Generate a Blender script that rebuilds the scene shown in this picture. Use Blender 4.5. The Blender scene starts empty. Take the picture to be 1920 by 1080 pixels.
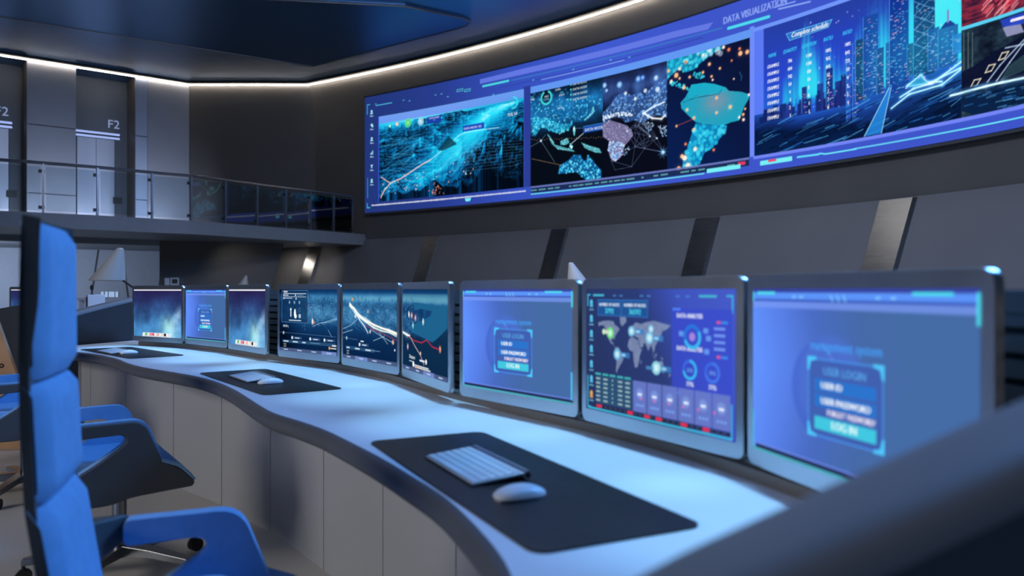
import bpy, math, random
import numpy as np
from mathutils import Vector, Matrix

random.seed(7)
RNG = np.random.default_rng(11)
C = bpy.context.scene.collection
PI = math.pi
F_PX, HZ = 1440.0, 543.5          # focal length in pixels, horizon row (1920 x 1080)
CAM_Z = 1.14
CEIL = CAM_Z + 6.45


# ------------------------------------------------------------------ helpers
def lin(c):
    return tuple(((v / 255.0) / 12.92 if v / 255.0 <= 0.04045 else ((v / 255.0 + 0.055) / 1.055) ** 2.4) for v in c)


def material(name, col, rough=0.5, metal=0.0, var=0.06, scale=6.0, bump=0.0, spec=0.5, stretch=(1, 1, 1), coat=0.0):
    """Principled material whose colour and roughness vary a little with a noise texture."""
    m = bpy.data.materials.new(name)
    m.use_nodes = True
    nt = m.node_tree
    b = nt.nodes['Principled BSDF']
    tc = nt.nodes.new('ShaderNodeTexCoord')
    mp = nt.nodes.new('ShaderNodeMapping')
    mp.inputs['Scale'].default_value = stretch
    nz = nt.nodes.new('ShaderNodeTexNoise')
    nz.inputs['Scale'].default_value = scale
    nz.inputs['Detail'].default_value = 4
    nt.links.new(tc.outputs['Object'], mp.inputs['Vector'])
    nt.links.new(mp.outputs['Vector'], nz.inputs['Vector'])
    r = nt.nodes.new('ShaderNodeValToRGB')
    c = lin(col)
    r.color_ramp.elements[0].position = 0.3
    r.color_ramp.elements[1].position = 0.7
    r.color_ramp.elements[0].color = tuple(v * (1 - var) for v in c) + (1,)
    r.color_ramp.elements[1].color = tuple(min(1, v * (1 + var)) for v in c) + (1,)
    nt.links.new(nz.outputs['Fac'], r.inputs['Fac'])
    nt.links.new(r.outputs['Color'], b.inputs['Base Color'])
    mr = nt.nodes.new('ShaderNodeMapRange')
    mr.inputs['To Min'].default_value = max(0.02, rough - 0.04)
    mr.inputs['To Max'].default_value = min(1.0, rough + 0.04)
    nt.links.new(nz.outputs['Fac'], mr.inputs['Value'])
    nt.links.new(mr.outputs['Result'], b.inputs['Roughness'])
    b.inputs['Metallic'].default_value = metal
    b.inputs['Specular IOR Level'].default_value = spec
    b.inputs['Coat Weight'].default_value = coat
    if bump:
        bp = nt.nodes.new('ShaderNodeBump')
        bp.inputs['Strength'].default_value = bump
        bp.inputs['Distance'].default_value = 0.002
        n2 = nt.nodes.new('ShaderNodeTexNoise')
        n2.inputs['Scale'].default_value = scale * 60
        nt.links.new(tc.outputs['Object'], n2.inputs['Vector'])
        nt.links.new(n2.outputs['Fac'], bp.inputs['Height'])
        nt.links.new(bp.outputs['Normal'], b.inputs['Normal'])
    return m


def emitter(name, col, strength):
    m = bpy.data.materials.new(name)
    m.use_nodes = True
    nt = m.node_tree
    nt.nodes.remove(nt.nodes['Principled BSDF'])
    e = nt.nodes.new('ShaderNodeEmission')
    e.inputs['Color'].default_value = lin(col) + (1,)
    e.inputs['Strength'].default_value = strength
    nt.links.new(e.outputs[0], nt.nodes['Material Output'].inputs['Surface'])
    return m


def screen_material():
    m = bpy.data.materials.new('lit_screen')
    m.use_nodes = True
    nt = m.node_tree
    nt.nodes.remove(nt.nodes['Principled BSDF'])
    a = nt.nodes.new('ShaderNodeAttribute')
    a.attribute_name = 'picture'
    e = nt.nodes.new('ShaderNodeEmission')
    nt.links.new(a.outputs['Color'], e.inputs['Color'])
    nt.links.new(e.outputs[0], nt.nodes['Material Output'].inputs['Surface'])
    return m


def glass_material():
    m = bpy.data.materials.new('balcony_glass')
    m.use_nodes = True
    nt = m.node_tree
    nt.nodes.remove(nt.nodes['Principled BSDF'])
    t = nt.nodes.new('ShaderNodeBsdfTransparent')
    t.inputs['Color'].default_value = (0.84, 0.9, 0.93, 1)
    g = nt.nodes.new('ShaderNodeBsdfGlossy')
    g.inputs['Roughness'].default_value = 0.02
    fr = nt.nodes.new('ShaderNodeFresnel')
    fr.inputs['IOR'].default_value = 1.5
    mx = nt.nodes.new('ShaderNodeMixShader')
    nt.links.new(fr.outputs[0], mx.inputs[0])
    nt.links.new(t.outputs[0], mx.inputs[1])
    nt.links.new(g.outputs[0], mx.inputs[2])
    nt.links.new(mx.outputs[0], nt.nodes['Material Output'].inputs['Surface'])
    return m


class MB:
    """Collects geometry for ONE mesh object."""

    def __init__(self):
        self.v, self.f = [], []

    def add(self, vs, fs):
        b = len(self.v)
        self.v += [tuple(p) for p in vs]
        self.f += [tuple(b + i for i in q) for q in fs]
        return self

    def box(self, x0, x1, y0, y1, z0, z1, M=None):
        vs = [(x, y, z) for z in (z0, z1) for y in (y0, y1) for x in (x0, x1)]
        if M is not None:
            vs = [M @ Vector(p) for p in vs]
        return self.add(vs, [(0, 2, 3, 1), (4, 5, 7, 6), (0, 1, 5, 4), (2, 6, 7, 3), (0, 4, 6, 2), (1, 3, 7, 5)])

    def loft(self, rows, closed=False, cap=False):
        n = len(rows[0])
        vs = [p for r in rows for p in r]
        fs = []
        for i in range(len(rows) - 1):
            for j in range(n if closed else n - 1):
                k = (j + 1) % n
                fs.append((i * n + j, i * n + k, (i + 1) * n + k, (i + 1) * n + j))
        if cap:
            fs.append(tuple(range(n - 1, -1, -1)))
            fs.append(tuple((len(rows) - 1) * n + j for j in range(n)))
        return self.add(vs, fs)

    def prism(self, prof, y0, y1):
        """side profile (x, z) extruded along y"""
        return self.loft([[(x, y0, z) for x, z in prof], [(x, y1, z) for x, z in prof]], closed=True, cap=True)

    def slab(self, poly, z0, z1):
        return self.loft([[(x, y, z0) for x, y in poly], [(x, y, z1) for x, y in poly]], closed=True, cap=True)

    def tube(self, pts, r, n=10):
        pts = [Vector(p) for p in pts]
        rad = r if isinstance(r, (list, tuple)) else [r] * len(pts)
        rows = []
        for i, p in enumerate(pts):
            t = (pts[min(i + 1, len(pts) - 1)] - pts[max(i - 1, 0)]).normalized()
            up = Vector((0, 0, 1)) if abs(t.z) < 0.9 else Vector((1, 0, 0))
            a = t.cross(up).normalized()
            b = t.cross(a)
            rows.append([p + (a * math.cos(2 * PI * k / n) + b * math.sin(2 * PI * k / n)) * rad[i] for k in range(n)])
        return self.loft(rows, closed=True, cap=True)

    def build(self, name, mat, parent=None, smooth=False, bevel=0.0, seg=2, world=False):
        me = bpy.data.meshes.new(name)
        me.from_pydata(self.v, [], self.f)
        me.materials.append(mat)
        me.update()
        import bmesh
        bm = bmesh.new()
        bm.from_mesh(me)
        bmesh.ops.recalc_face_normals(bm, faces=bm.faces)
        bm.to_mesh(me)
        bm.free()
        if smooth:
            me.polygons.foreach_set('use_smooth', [True] * len(me.polygons))
            me.set_sharp_from_angle(angle=math.radians(40))
        o = bpy.data.objects.new(name, me)
        C.objects.link(o)
        if bevel:
            b = o.modifiers.new('rounding', 'BEVEL')
            b.width = bevel
            b.segments = seg
            b.limit_method = 'ANGLE'
            b.angle_limit = math.radians(35)
            b.harden_normals = True
            me.polygons.foreach_set('use_smooth', [True] * len(me.polygons))
            me.set_sharp_from_angle(angle=math.radians(35))
        if parent:
            o.parent = parent
            if world:
                o.location = -parent.location
        return o


def thing(name, label, cat, loc=(0, 0, 0), rz=0.0, group=None):
    o = bpy.data.objects.new(name, None)
    C.objects.link(o)
    o.location = loc
    o.rotation_euler = (0, 0, rz)
    tag(o, label, cat, group)
    return o


def tag(o, label, cat, group=None):
    o['label'] = label
    o['category'] = cat
    if group:
        o['group'] = group
    return o


def struct(o):
    o['kind'] = 'structure'
    return o


def dup(root, loc, rz, label):
    r = root.copy()
    C.objects.link(r)
    r.location = loc
    r.rotation_euler = (0, 0, rz)
    r['label'] = label
    for ch in list(root.children):
        c = ch.copy()
        C.objects.link(c)
        c.parent = r
        for g in list(ch.children):
            d = g.copy()
            C.objects.link(d)
            d.parent = c
    return r


def spline(pts, n):
    """Catmull-Rom through pts, resampled to n points evenly along its length."""
    P = np.array(pts, float)
    P = np.vstack([2 * P[0] - P[1], P, 2 * P[-1] - P[-2]])
    out = []
    for i in range(1, len(P) - 2):
        for t in np.linspace(0, 1, 24, endpoint=False):
            a, b, c, d = P[i - 1], P[i], P[i + 1], P[i + 2]
            out.append(0.5 * (2 * b + (c - a) * t + (2 * a - 5 * b + 4 * c - d) * t * t + (3 * b - a - 3 * c + d) * t ** 3))
    out.append(P[-2])
    return resample(np.array(out), n)


def resample(Q, n):
    Q = np.asarray(Q, float)
    s = np.concatenate([[0], np.cumsum(np.linalg.norm(np.diff(Q, axis=0), axis=1))])
    t = np.linspace(0, s[-1], n)
    return np.stack([np.interp(t, s, Q[:, k]) for k in range(Q.shape[1])], 1)


def normals_right(Q):
    """unit normals pointing to the right of the walking direction"""
    d = np.gradient(Q, axis=0)
    d /= np.linalg.norm(d, axis=1)[:, None]
    return np.stack([d[:, 1], -d[:, 0]], 1)


def offset(Q, a):
    return Q + normals_right(Q) * a


def ray_hit(Q, px):
    """arc length and point where the sight line of photo column px crosses plan curve Q"""
    k = (px - 960) / F_PX
    g = Q[:, 0] - k * Q[:, 1]
    s = np.concatenate([[0], np.cumsum(np.linalg.norm(np.diff(Q, axis=0), axis=1))])
    for i in range(len(Q) - 1):
        if g[i] * g[i + 1] <= 0 and g[i] != g[i + 1] and Q[i, 1] > 0:
            t = g[i] / (g[i] - g[i + 1])
            return s[i] + t * (s[i + 1] - s[i]), Q[i] + t * (Q[i + 1] - Q[i])
    return (0.0, Q[0])


# ------------------------------------------------------------------ materials
M = {}
M['wall_dark'] = material('graphite_wall', (74, 72, 70), 0.55, var=0.05, scale=1.2)
M['wall_slant'] = material('slate_cladding', (96, 96, 98), 0.5, var=0.05, scale=1.0)
M['lobby'] = material('lobby_cladding', (120, 122, 128), 0.45, 0.2, var=0.04, scale=1.5)
M['lobby_dark'] = material('lobby_recess', (70, 76, 84), 0.5, var=0.04)
M['lobby_brown'] = material('lobby_reveal', (84, 80, 78), 0.5, var=0.04)
M['pilaster'] = material('pilaster_blue_grey', (130, 140, 158), 0.45, var=0.03)
M['lift_door'] = material('lift_door_steel', (150, 150, 154), 0.38, 0.6, var=0.05, stretch=(30, 30, 1))
M['ceiling'] = material('black_gloss_ceiling', (90, 132, 174), 0.36, 0.9, var=0.0, scale=0.2)
M['floor'] = material('pale_floor', (196, 190, 182), 0.45, var=0.05, scale=0.8)
M['slab'] = material('balcony_fascia', (120, 124, 130), 0.5, var=0.04)
M['rail_steel'] = material('rail_steel', (120, 122, 126), 0.35, 0.9, var=0.06)
M['black'] = material('black_plastic', (14, 14, 15), 0.5)
M['corridor'] = material('corridor_cladding', (176, 182, 192), 0.55, var=0.03)
M['rib'] = material('brushed_steel_rib', (150, 148, 146), 0.3, 1.0, var=0.1, scale=3, stretch=(1, 1, 6))
M['desk_top'] = material('satin_white_worktop', (224, 226, 230), 0.42, var=0.02, scale=2)
M['desk_front'] = material('grey_desk_panel', (172, 172, 176), 0.5, var=0.03, scale=2)
M['edge'] = material('grey_desk_edge', (88, 90, 96), 0.45, var=0.03)
M['desk_rack'] = material('taupe_rack_metal', (112, 106, 102), 0.5, var=0.05)
M['wing_out'] = material('charcoal_wing', (54, 56, 60), 0.5, var=0.06, scale=4, bump=0.1)
M['wing_lit_top'] = material('grey_lit_wing_top', (116, 118, 122), 0.5, var=0.04)  # paler grey puts the light on the wing's top into its colour
M['aluminium'] = material('satin_aluminium', (206, 209, 215), 0.30, 0.97, var=0.04, scale=8)
M['white_plastic'] = material('white_plastic', (232, 234, 238), 0.35, var=0.02)
M['mat'] = material('black_leather_mat', (20, 21, 24), 0.42, var=0.15, scale=40, bump=0.25)
M['chair_blue'] = material('blue_upholstery', (136, 178, 216), 0.85, var=0.06, scale=30, bump=0.3, spec=0.2)
M['chair_shell'] = material('grey_chair_shell', (76, 78, 80), 0.5, var=0.05, scale=10)
M['chrome'] = material('dark_chrome', (140, 142, 146), 0.25, 1.0, var=0.05)
M['lamp'] = material('ivory_lamp_shade', (176, 170, 162), 0.5, var=0.02)
M['tan'] = material('tan_veneer', (196, 150, 112), 0.5, var=0.15, scale=5, stretch=(1, 8, 1))
M['white_box'] = material('pale_grey_enamel', (206, 212, 222), 0.5, var=0.02)
M['led'] = emitter('led_white', (255, 240, 224), 36.0)
M['lintel_light'] = emitter('lintel_blue_white', (166, 186, 246), 0.95)
M['sign_lit'] = emitter('lit_sign', (150, 168, 214), 0.75)
M['screen'] = screen_material()
M['glass'] = glass_material()


# ------------------------------------------------------------------ picture canvas for the screens
def noise2(h, w, fx, fy, oct=4, seed=0, ridged=False, gain=0.5):
    r = np.random.default_rng(seed)
    out = np.zeros((h, w)); amp = 1.0; tot = 0
    for o in range(oct):
        gx, gy = int(fx * 2 ** o) + 3, int(fy * 2 ** o) + 3
        g = r.random((gy, gx))
        x = np.linspace(0, gx - 2.001, w); y = np.linspace(0, gy - 2.001, h)
        xi, yi = x.astype(int), y.astype(int)
        tx, ty = x - xi, y - yi
        tx = tx * tx * (3 - 2 * tx); ty = ty * ty * (3 - 2 * ty)
        a = g[np.ix_(yi, xi)] * (1 - tx) + g[np.ix_(yi, xi + 1)] * tx
        b = g[np.ix_(yi + 1, xi)] * (1 - tx) + g[np.ix_(yi + 1, xi + 1)] * tx
        n = a * (1 - ty[:, None]) + b * ty[:, None]
        if ridged:
            n = 1 - np.abs(2 * n - 1)
        out += n * amp; tot += amp; amp *= gain
    return out / tot


_TEXT = {}


def text_triangles(s):
    """Triangles of a string in units of its cap height (from Blender's own font outlines)."""
    if s not in _TEXT:
        cu = bpy.data.curves.new('lettering', 'FONT')
        cu.body = s
        cu.resolution_u = 2
        ob = bpy.data.objects.new('lettering', cu)
        C.objects.link(ob)
        dg = bpy.context.evaluated_depsgraph_get()
        ev = ob.evaluated_get(dg)
        me = ev.to_mesh()
        me.calc_loop_triangles()
        v = np.array([p.co[:2] for p in me.vertices]) if len(me.vertices) else np.zeros((1, 2))
        t = np.array([list(q.vertices) for q in me.loop_triangles]) if len(me.loop_triangles) else np.zeros((0, 3), int)
        ev.to_mesh_clear()
        bpy.data.objects.remove(ob)
        bpy.data.curves.remove(cu)
        _TEXT[s] = (v / 0.69, t)
    return _TEXT[s]


class Canvas:
    """sRGB picture in memory; x to the right, y down, in pixels."""

    def __init__(self, w, h, col=(0, 0, 0)):
        self.w, self.h = int(w), int(h)
        self.a = np.zeros((self.h, self.w, 3)) + np.array(col) / 255.0

    def blend(self, x0, y0, mask, col, alpha=1.0, addm=False):
        h, w = mask.shape
        X0, Y0, X1, Y1 = max(0, x0), max(0, y0), min(self.w, x0 + w), min(self.h, y0 + h)
        if X1 <= X0 or Y1 <= Y0:
            return
        m = (mask[Y0 - y0:Y1 - y0, X0 - x0:X1 - x0] * alpha)[..., None]
        c = np.array(col) / 255.0
        r = self.a[Y0:Y1, X0:X1]
        self.a[Y0:Y1, X0:X1] = np.clip(r + m * c, 0, 1) if addm else r * (1 - m) + m * c

    def rect(self, x0, y0, x1, y1, col, alpha=1.0):
        self.poly([(x0, y0), (x1, y0), (x1, y1), (x0, y1)], col, alpha)

    def poly(self, pts, col, alpha=1.0, texture=None):
        P = np.array(pts, float)
        x0, y0 = np.floor(P.min(0)).astype(int); x1, y1 = np.ceil(P.max(0)).astype(int)
        x0, y0, x1, y1 = max(x0, 0), max(y0, 0), min(x1, self.w), min(y1, self.h)
        if x1 <= x0 or y1 <= y0:
            return None
        S = 3
        xs = x0 + (np.arange((x1 - x0) * S) + 0.5) / S; ys = y0 + (np.arange((y1 - y0) * S) + 0.5) / S
        X, Y = np.meshgrid(xs, ys)
        ins = np.zeros(X.shape, bool)
        for i in range(len(P)):
            (xa, ya), (xb, yb) = P[i], P[(i + 1) % len(P)]
            if ya == yb:
                continue
            ins ^= ((ya > Y) != (yb > Y)) & (X < (xb - xa) * (Y - ya) / (yb - ya) + xa)
        m = ins.reshape(y1 - y0, S, x1 - x0, S).mean((1, 3))
        if texture is not None:
            m = m * texture[y0:y1, x0:x1]
        self.blend(x0, y0, m, col, alpha)
        return (x0, y0, m)

    def line(self, pts, wd, col, alpha=1.0, glow=0.0):
        for (xa, ya), (xb, yb) in zip(pts[:-1], pts[1:]):
            pad = wd * (4 if glow else 1) + 1
            x0, x1 = int(min(xa, xb) - pad), int(max(xa, xb) + pad) + 1
            y0, y1 = int(min(ya, yb) - pad), int(max(ya, yb) + pad) + 1
            x0, y0, x1, y1 = max(x0, 0), max(y0, 0), min(x1, self.w), min(y1, self.h)
            if x1 <= x0 or y1 <= y0:
                continue
            X, Y = np.meshgrid(np.arange(x0, x1) + 0.5, np.arange(y0, y1) + 0.5)
            dx, dy = xb - xa, yb - ya
            L = dx * dx + dy * dy or 1e-6
            t = np.clip(((X - xa) * dx + (Y - ya) * dy) / L, 0, 1)
            d = np.hypot(X - xa - t * dx, Y - ya - t * dy)
            self.blend(x0, y0, np.clip(wd / 2 + 0.5 - d, 0, 1) * min(1.0, wd + 0.25), col, alpha)
            if glow:
                self.blend(x0, y0, np.exp(-(d / (wd * 1.6)) ** 2), col, glow, True)

    def disc(self, x, y, r, col, alpha=1.0, soft=1.0, ry=None, addm=False, ring=0.0, a0=None, a1=None):
        ry = ry or r
        p = soft + 1
        x0, x1, y0, y1 = int(x - r - p), int(x + r + p) + 1, int(y - ry - p), int(y + ry + p) + 1
        X, Y = np.meshgrid(np.arange(x0, x1) + 0.5, np.arange(y0, y1) + 0.5)
        d = np.hypot((X - x), (Y - y) * r / ry)
        m = np.clip((r - d) / soft + 0.5, 0, 1)
        if ring:
            m *= np.clip((d - (r - ring)) / soft + 0.5, 0, 1)
        if a0 is not None:
            an = np.degrees(np.arctan2(X - x, -(Y - y))) % 360
            m *= (an >= a0) & (an <= a1)
        self.blend(x0, y0, m, col, alpha, addm)

    def glow(self, x, y, r, col, alpha=1.0):
        x0, x1, y0, y1 = int(x - 3 * r), int(x + 3 * r) + 1, int(y - 3 * r), int(y + 3 * r) + 1
        X, Y = np.meshgrid(np.arange(x0, x1) + 0.5, np.arange(y0, y1) + 0.5)
        self.blend(x0, y0, np.exp(-((X - x) ** 2 + (Y - y) ** 2) / (r * r)), col, alpha, True)

    def text(self, s, x, y, cap, col, alpha=1.0, align='l', shear=0.0, sx=1.0, bold=0.0, fit=None):
        """baseline-left at (x, y), cap height in pixels"""
        v, t = text_triangles(s)
        if not len(t):
            return
        if fit:
            sx = fit / (v[:, 0].max() * cap)
        w = v[:, 0].max() * cap * sx
        ox = x - (w if align == 'r' else w / 2 if align == 'c' else 0)
        X0, X1 = int(ox) - 2, int(ox + w + cap * abs(shear)) + 3
        Y0, Y1 = int(y - cap * 1.25) - 1, int(y + cap * 0.4) + 2
        S = 4
        H, W = (Y1 - Y0) * S, (X1 - X0) * S
        m = np.zeros((H, W))
        P = np.stack([(ox + (v[:, 0] * sx + v[:, 1] * shear) * cap - X0) * S, (y - v[:, 1] * cap - Y0) * S], 1)
        for a, b, c in t:
            A, B, D = P[a], P[b], P[c]
            x0, x1 = int(max(0, min(A[0], B[0], D[0]))), int(min(W, max(A[0], B[0], D[0]) + 1))
            y0, y1 = int(max(0, min(A[1], B[1], D[1]))), int(min(H, max(A[1], B[1], D[1]) + 1))
            if x1 <= x0 or y1 <= y0:
                continue
            X, Y = np.meshgrid(np.arange(x0, x1) + 0.5, np.arange(y0, y1) + 0.5)
            e1 = (B[0] - A[0]) * (Y - A[1]) - (B[1] - A[1]) * (X - A[0])
            e2 = (D[0] - B[0]) * (Y - B[1]) - (D[1] - B[1]) * (X - B[0])
            e3 = (A[0] - D[0]) * (Y - D[1]) - (A[1] - D[1]) * (X - D[0])
            ins = ((e1 >= 0) & (e2 >= 0) & (e3 >= 0)) | ((e1 <= 0) & (e2 <= 0) & (e3 <= 0))
            m[y0:y1, x0:x1] = np.maximum(m[y0:y1, x0:x1], ins)
        if bold:
            k = max(1, int(bold * S))
            m2 = m.copy()
            m2[:, k:] = np.maximum(m2[:, k:], m[:, :-k])
            m = m2
        self.blend(X0, Y0, m.reshape(Y1 - Y0, S, X1 - X0, S).mean((1, 3)), col, alpha)

    def linear(self):
        a = np.clip(self.a, 0, 1)
        return np.where(a <= 0.04045, a / 12.92, ((a + 0.055) / 1.055) ** 2.4)


def screen_mesh(name, cv, pos, c0=0, c1=None, r0=0, r1=None):
    """Grid mesh of the canvas' pixels; pos(u, v) maps arrays (0..1 right, 0..1 down) to xyz."""
    c1 = cv.w if c1 is None else c1
    r1 = cv.h if r1 is None else r1
    img = cv.linear()[r0:r1, c0:c1]
    h, w = img.shape[:2]
    u = np.linspace(c0, c1, w) / cv.w
    v = np.linspace(r0, r1, h) / cv.h
    U, V = np.meshgrid(u, v)
    xyz = pos(U.ravel(), V.ravel())
    me = bpy.data.meshes.new(name)
    i = (np.arange(h - 1)[:, None] * w + np.arange(w - 1)[None, :]).ravel()
    quads = np.stack([i + w, i + w + 1, i + 1, i], 1).astype(np.int32)
    me.vertices.add(h * w)
    me.vertices.foreach_set('co', np.ascontiguousarray(xyz, dtype=np.float32).ravel())
    n = len(quads)
    me.loops.add(n * 4)
    me.loops.foreach_set('vertex_index', quads.ravel())
    me.polygons.add(n)
    me.polygons.foreach_set('loop_start', np.arange(0, n * 4, 4, dtype=np.int32))
    me.polygons.foreach_set('loop_total', np.full(n, 4, dtype=np.int32))
    me.update(calc_edges=True)
    at = me.color_attributes.new('picture', 'FLOAT_COLOR', 'POINT')
    rgba = np.ones((h * w, 4), dtype=np.float32)
    rgba[:, :3] = img.reshape(-1, 3)
    at.data.foreach_set('color', rgba.ravel())
    me.materials.append(M['screen'])
    return me


def mixc(t, stops):
    """piecewise-linear colour ramp, stops = [(t, (r, g, b))]"""
    xs = [s[0] for s in stops]
    return np.stack([np.interp(t, xs, [s[1][k] / 255.0 for s in stops]) for k in range(3)], -1)


# ------------------------------------------------------------------ the room shell
WALL = spline([(-7.9, 25.05), (-6.779, 24.405), (-6.279, 24.111), (-4.109, 22.758), (-1.761, 21.128), (0.537, 19.315), (2.441, 17.578),
               (3.985, 15.94), (5.205, 14.414), (6.143, 13.008), (6.839, 11.724), (7.226, 10.84), (7.555, 9.891), (7.772, 9.026),
               (7.95, 7.4), (7.98, 5.5), (7.8, 3.0), (7.4, 0.0)], 240)


def wall_strip(profile, s0=0, s1=None, Q=None):
    """loft a (offset into the room, z) profile along plan curve Q"""
    Q = WALL if Q is None else Q
    Q = Q[s0:s1]
    nr = normals_right(Q)
    return [[(Q[i, 0] + nr[i, 0] * o, Q[i, 1] + nr[i, 1] * o, z) for o, z in profile] for i in range(len(Q))]


fl = MB().slab([(-24, -9), (14, -9), (14, 34), (-24, 34)], -0.1, 0.0).build('floor', M['floor'])
struct(fl)
ce = MB().slab([(-24, -9), (14, -9), (14, 34), (-24, 34)], CEIL, CEIL + 0.2).build('ceiling', M['ceiling'])
struct(ce)

# curved screen wall, with a small cove under the ceiling
cove = [(0.0, 0.0), (0.0, CEIL - 1.6), (0.015, CEIL - 1.1), (0.04, CEIL - 0.6), (0.075, CEIL - 0.2), (0.085, CEIL)]
mb = MB().loft(wall_strip(cove))
w = mb.build('wall_front', M['wall_dark'], smooth=True)
struct(w)
# sloping cladding at the foot of that wall
ST = CAM_Z + 1.5
slope = lambda z: 0.06 + 0.42 * (ST - z)
mb = MB().loft(wall_strip([(0.0, ST), (0.06, ST), (slope(0.0), 0.0)], 0))
w = mb.build('wall_front_lower', M['wall_slant'])
struct(w)

# flat corner wall and the lift lobby wall on the upper floor
RB, LB = np.array([-10.096, 24.03]), np.array([-14.0, 21.0])
LD = (LB - RB) / np.linalg.norm(LB - RB)
LN = np.array([-LD[1], LD[0]])      # into the wall
if LN[1] < 0:
    LN = -LN
BF = CAM_Z + 1.66                    # balcony floor level


def lob(s, depth=0.0):
    p = RB + LD * s + LN * depth
    return (p[0], p[1])


def lob_s(px, depth=0.0):
    k = (px - 960) / F_PX
    P = RB + LN * depth
    return (k * P[1] - P[0]) / (LD[0] - k * LD[1])


def lob_box(mb, s0, s1, d0, d1, z0, z1):
    mb.slab([lob(s0, d0), lob(s1, d0), lob(s1, d1), lob(s0, d1)], z0, z1)


mb = MB().slab([(-10.096, 24.03), (-5.9, 24.03), (-5.9, 24.3), (-10.096, 24.3)], BF - 0.3, CEIL)
struct(mb.build('wall_corner', M['wall_dark']))

wl = bpy.data.objects.new('wall_left', None)
C.objects.link(wl)
wl.location = (-12, 22.5, BF)
struct(wl)
ND = 1.1                              # depth of the lift niches
Z1, Z2 = CAM_Z + 2.71, CAM_Z + 4.63   # panel joints
sB = lob_s(276)
sP, sP2 = lob_s(276), lob_s(253)
sA, sA2 = lob_s(143), lob_s(50)


def panel(s0, s1, d0, mat, name='wall_panel', joints=(Z1, Z2), thick=0.25):
    zs = [BF] + list(joints) + [CEIL]
    m = MB()
    for a, b in zip(zs[:-1], zs[1:]):
        lob_box(m, s0 + 0.008, s1 - 0.008, d0, d0 + thick, a + (0.012 if a > BF else 0), b - (0.012 if b < CEIL else 0))
    return m.build(name, mat, wl, world=True)


panel(0.0, sB, 0.0, M['lobby'], joints=())
panel(sP, sP2, -0.04, M['pilaster'])
panel(sA, sA2, 0.0, M['lobby'])
for s in (sA2 + (sA - sP2) + 0.02, sA2 + 3.0):
    pass
panel(sA2 + 1.53, sA2 + 1.53 + 1.23, 0.0, M['lobby'])
m = MB()
for s in (0.0,):
    lob_box(m, -0.0, 9.0, 0.27, 0.30, BF, BF + 0.01)
# niche shells: right reveal, left reveal, back above the doors
for name, s0, s1 in (('niche', sP2, sA), ('niche', sA2, sA2 + 1.53)):
    m = MB()
    lob_box(m, s0 - 0.05, s0, 0.02, ND + 0.2, BF, CEIL)
    lob_box(m, s1, s1 + 0.05, 0.26, ND + 0.2, BF, CEIL)
    m.build('reveal', M['lobby_brown'], wl, world=True)
m = MB()
lob_box(m, -0.4, 0.0, 0.0, 0.3, BF, CEIL)
lob_box(m, sA2 + 2.76, sA2 + 12.0, 0.0, 0.3, BF, CEIL)
m.build('wall_panel', M['lobby'], wl, world=True)


def lift(idx, px0, px1, pxr, s_right):
    d = bpy.data.objects.new('door_%d' % idx, None)
    C.objects.link(d)
    a, b = lob_s(px1, ND), lob_s(px0, ND)
    mid = lob((a + b) / 2, ND)
    d.location = (mid[0], mid[1], BF)
    struct(d)
    top = CAM_Z + 4.62
    for s0, s1 in ((a, (a + b) / 2 - 0.006), ((a + b) / 2 + 0.006, b)):
        m = MB()
        lob_box(m, s0, s1, ND + 0.02, ND + 0.06, BF, top)
        m.build('door_leaf', M['lift_door'], d, world=True)
    m = MB()
    ar = lob_s(pxr, ND)
    lob_box(m, ar, a - 0.01, ND - 0.03, ND + 0.1, BF, top + 0.02)
    lob_box(m, s_right, ar, ND + 0.0, ND + 0.12, BF, CEIL)
    lob_box(m, ar, b + 0.1, ND - 0.03, ND + 0.1, top + 0.22, CEIL)
    m.build('door_surround', M['lobby_dark'], d, world=True)
    for z0, z1 in ((top + 0.02, top + 0.08), (top + 0.14, top + 0.20)):
        m = MB()
        lob_box(m, ar + 0.03, b + 0.08, ND - 0.05, ND - 0.01, z0, z1)
        m.build('lintel_light', M['lintel_light'], d, world=True)
    m = MB()
    lob_box(m, a + 0.05, a - 0.2, ND - 0.045, ND - 0.03, BF + 1.0, BF + 1.2)
    m.build('call_panel', M['black'], d, world=True)
    return (a, b, ar, top)


L2 = lift(1, 145, 215, 226, sP2)
L1 = lift(2, -48, 16, 25, sA2)


def floor_sign(px, label):
    s = lob_s(px, ND - 0.03)
    p = lob(s, ND - 0.032)
    cu = bpy.data.curves.new('floor_sign', 'FONT')
    cu.body = 'F2'
    cu.size = 0.36
    cu.extrude = 0.008
    cu.align_x = 'CENTER'
    tmp = bpy.data.objects.new('tmp', cu)
    C.objects.link(tmp)
    ev = tmp.evaluated_get(bpy.context.evaluated_depsgraph_get())
    me = bpy.data.meshes.new_from_object(ev)
    bpy.data.objects.remove(tmp)
    me.materials.clear()
    me.materials.append(M['sign_lit'])
    me.name = 'floor_sign'
    o = bpy.data.objects.new('floor_sign', me)
    C.objects.link(o)
    o.location = (p[0], p[1], CAM_Z + 4.98)
    ang = math.atan2(-LD[1], -LD[0])
    o.rotation_euler = (PI / 2, 0, ang)
    tag(o, label, 'sign', 'lift floor signs')
    return o


floor_sign(213, 'illuminated F2 floor sign above the lift door left of the corner wall')
floor_sign(3, 'illuminated F2 floor sign above the lift door cut by the left edge')

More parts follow.
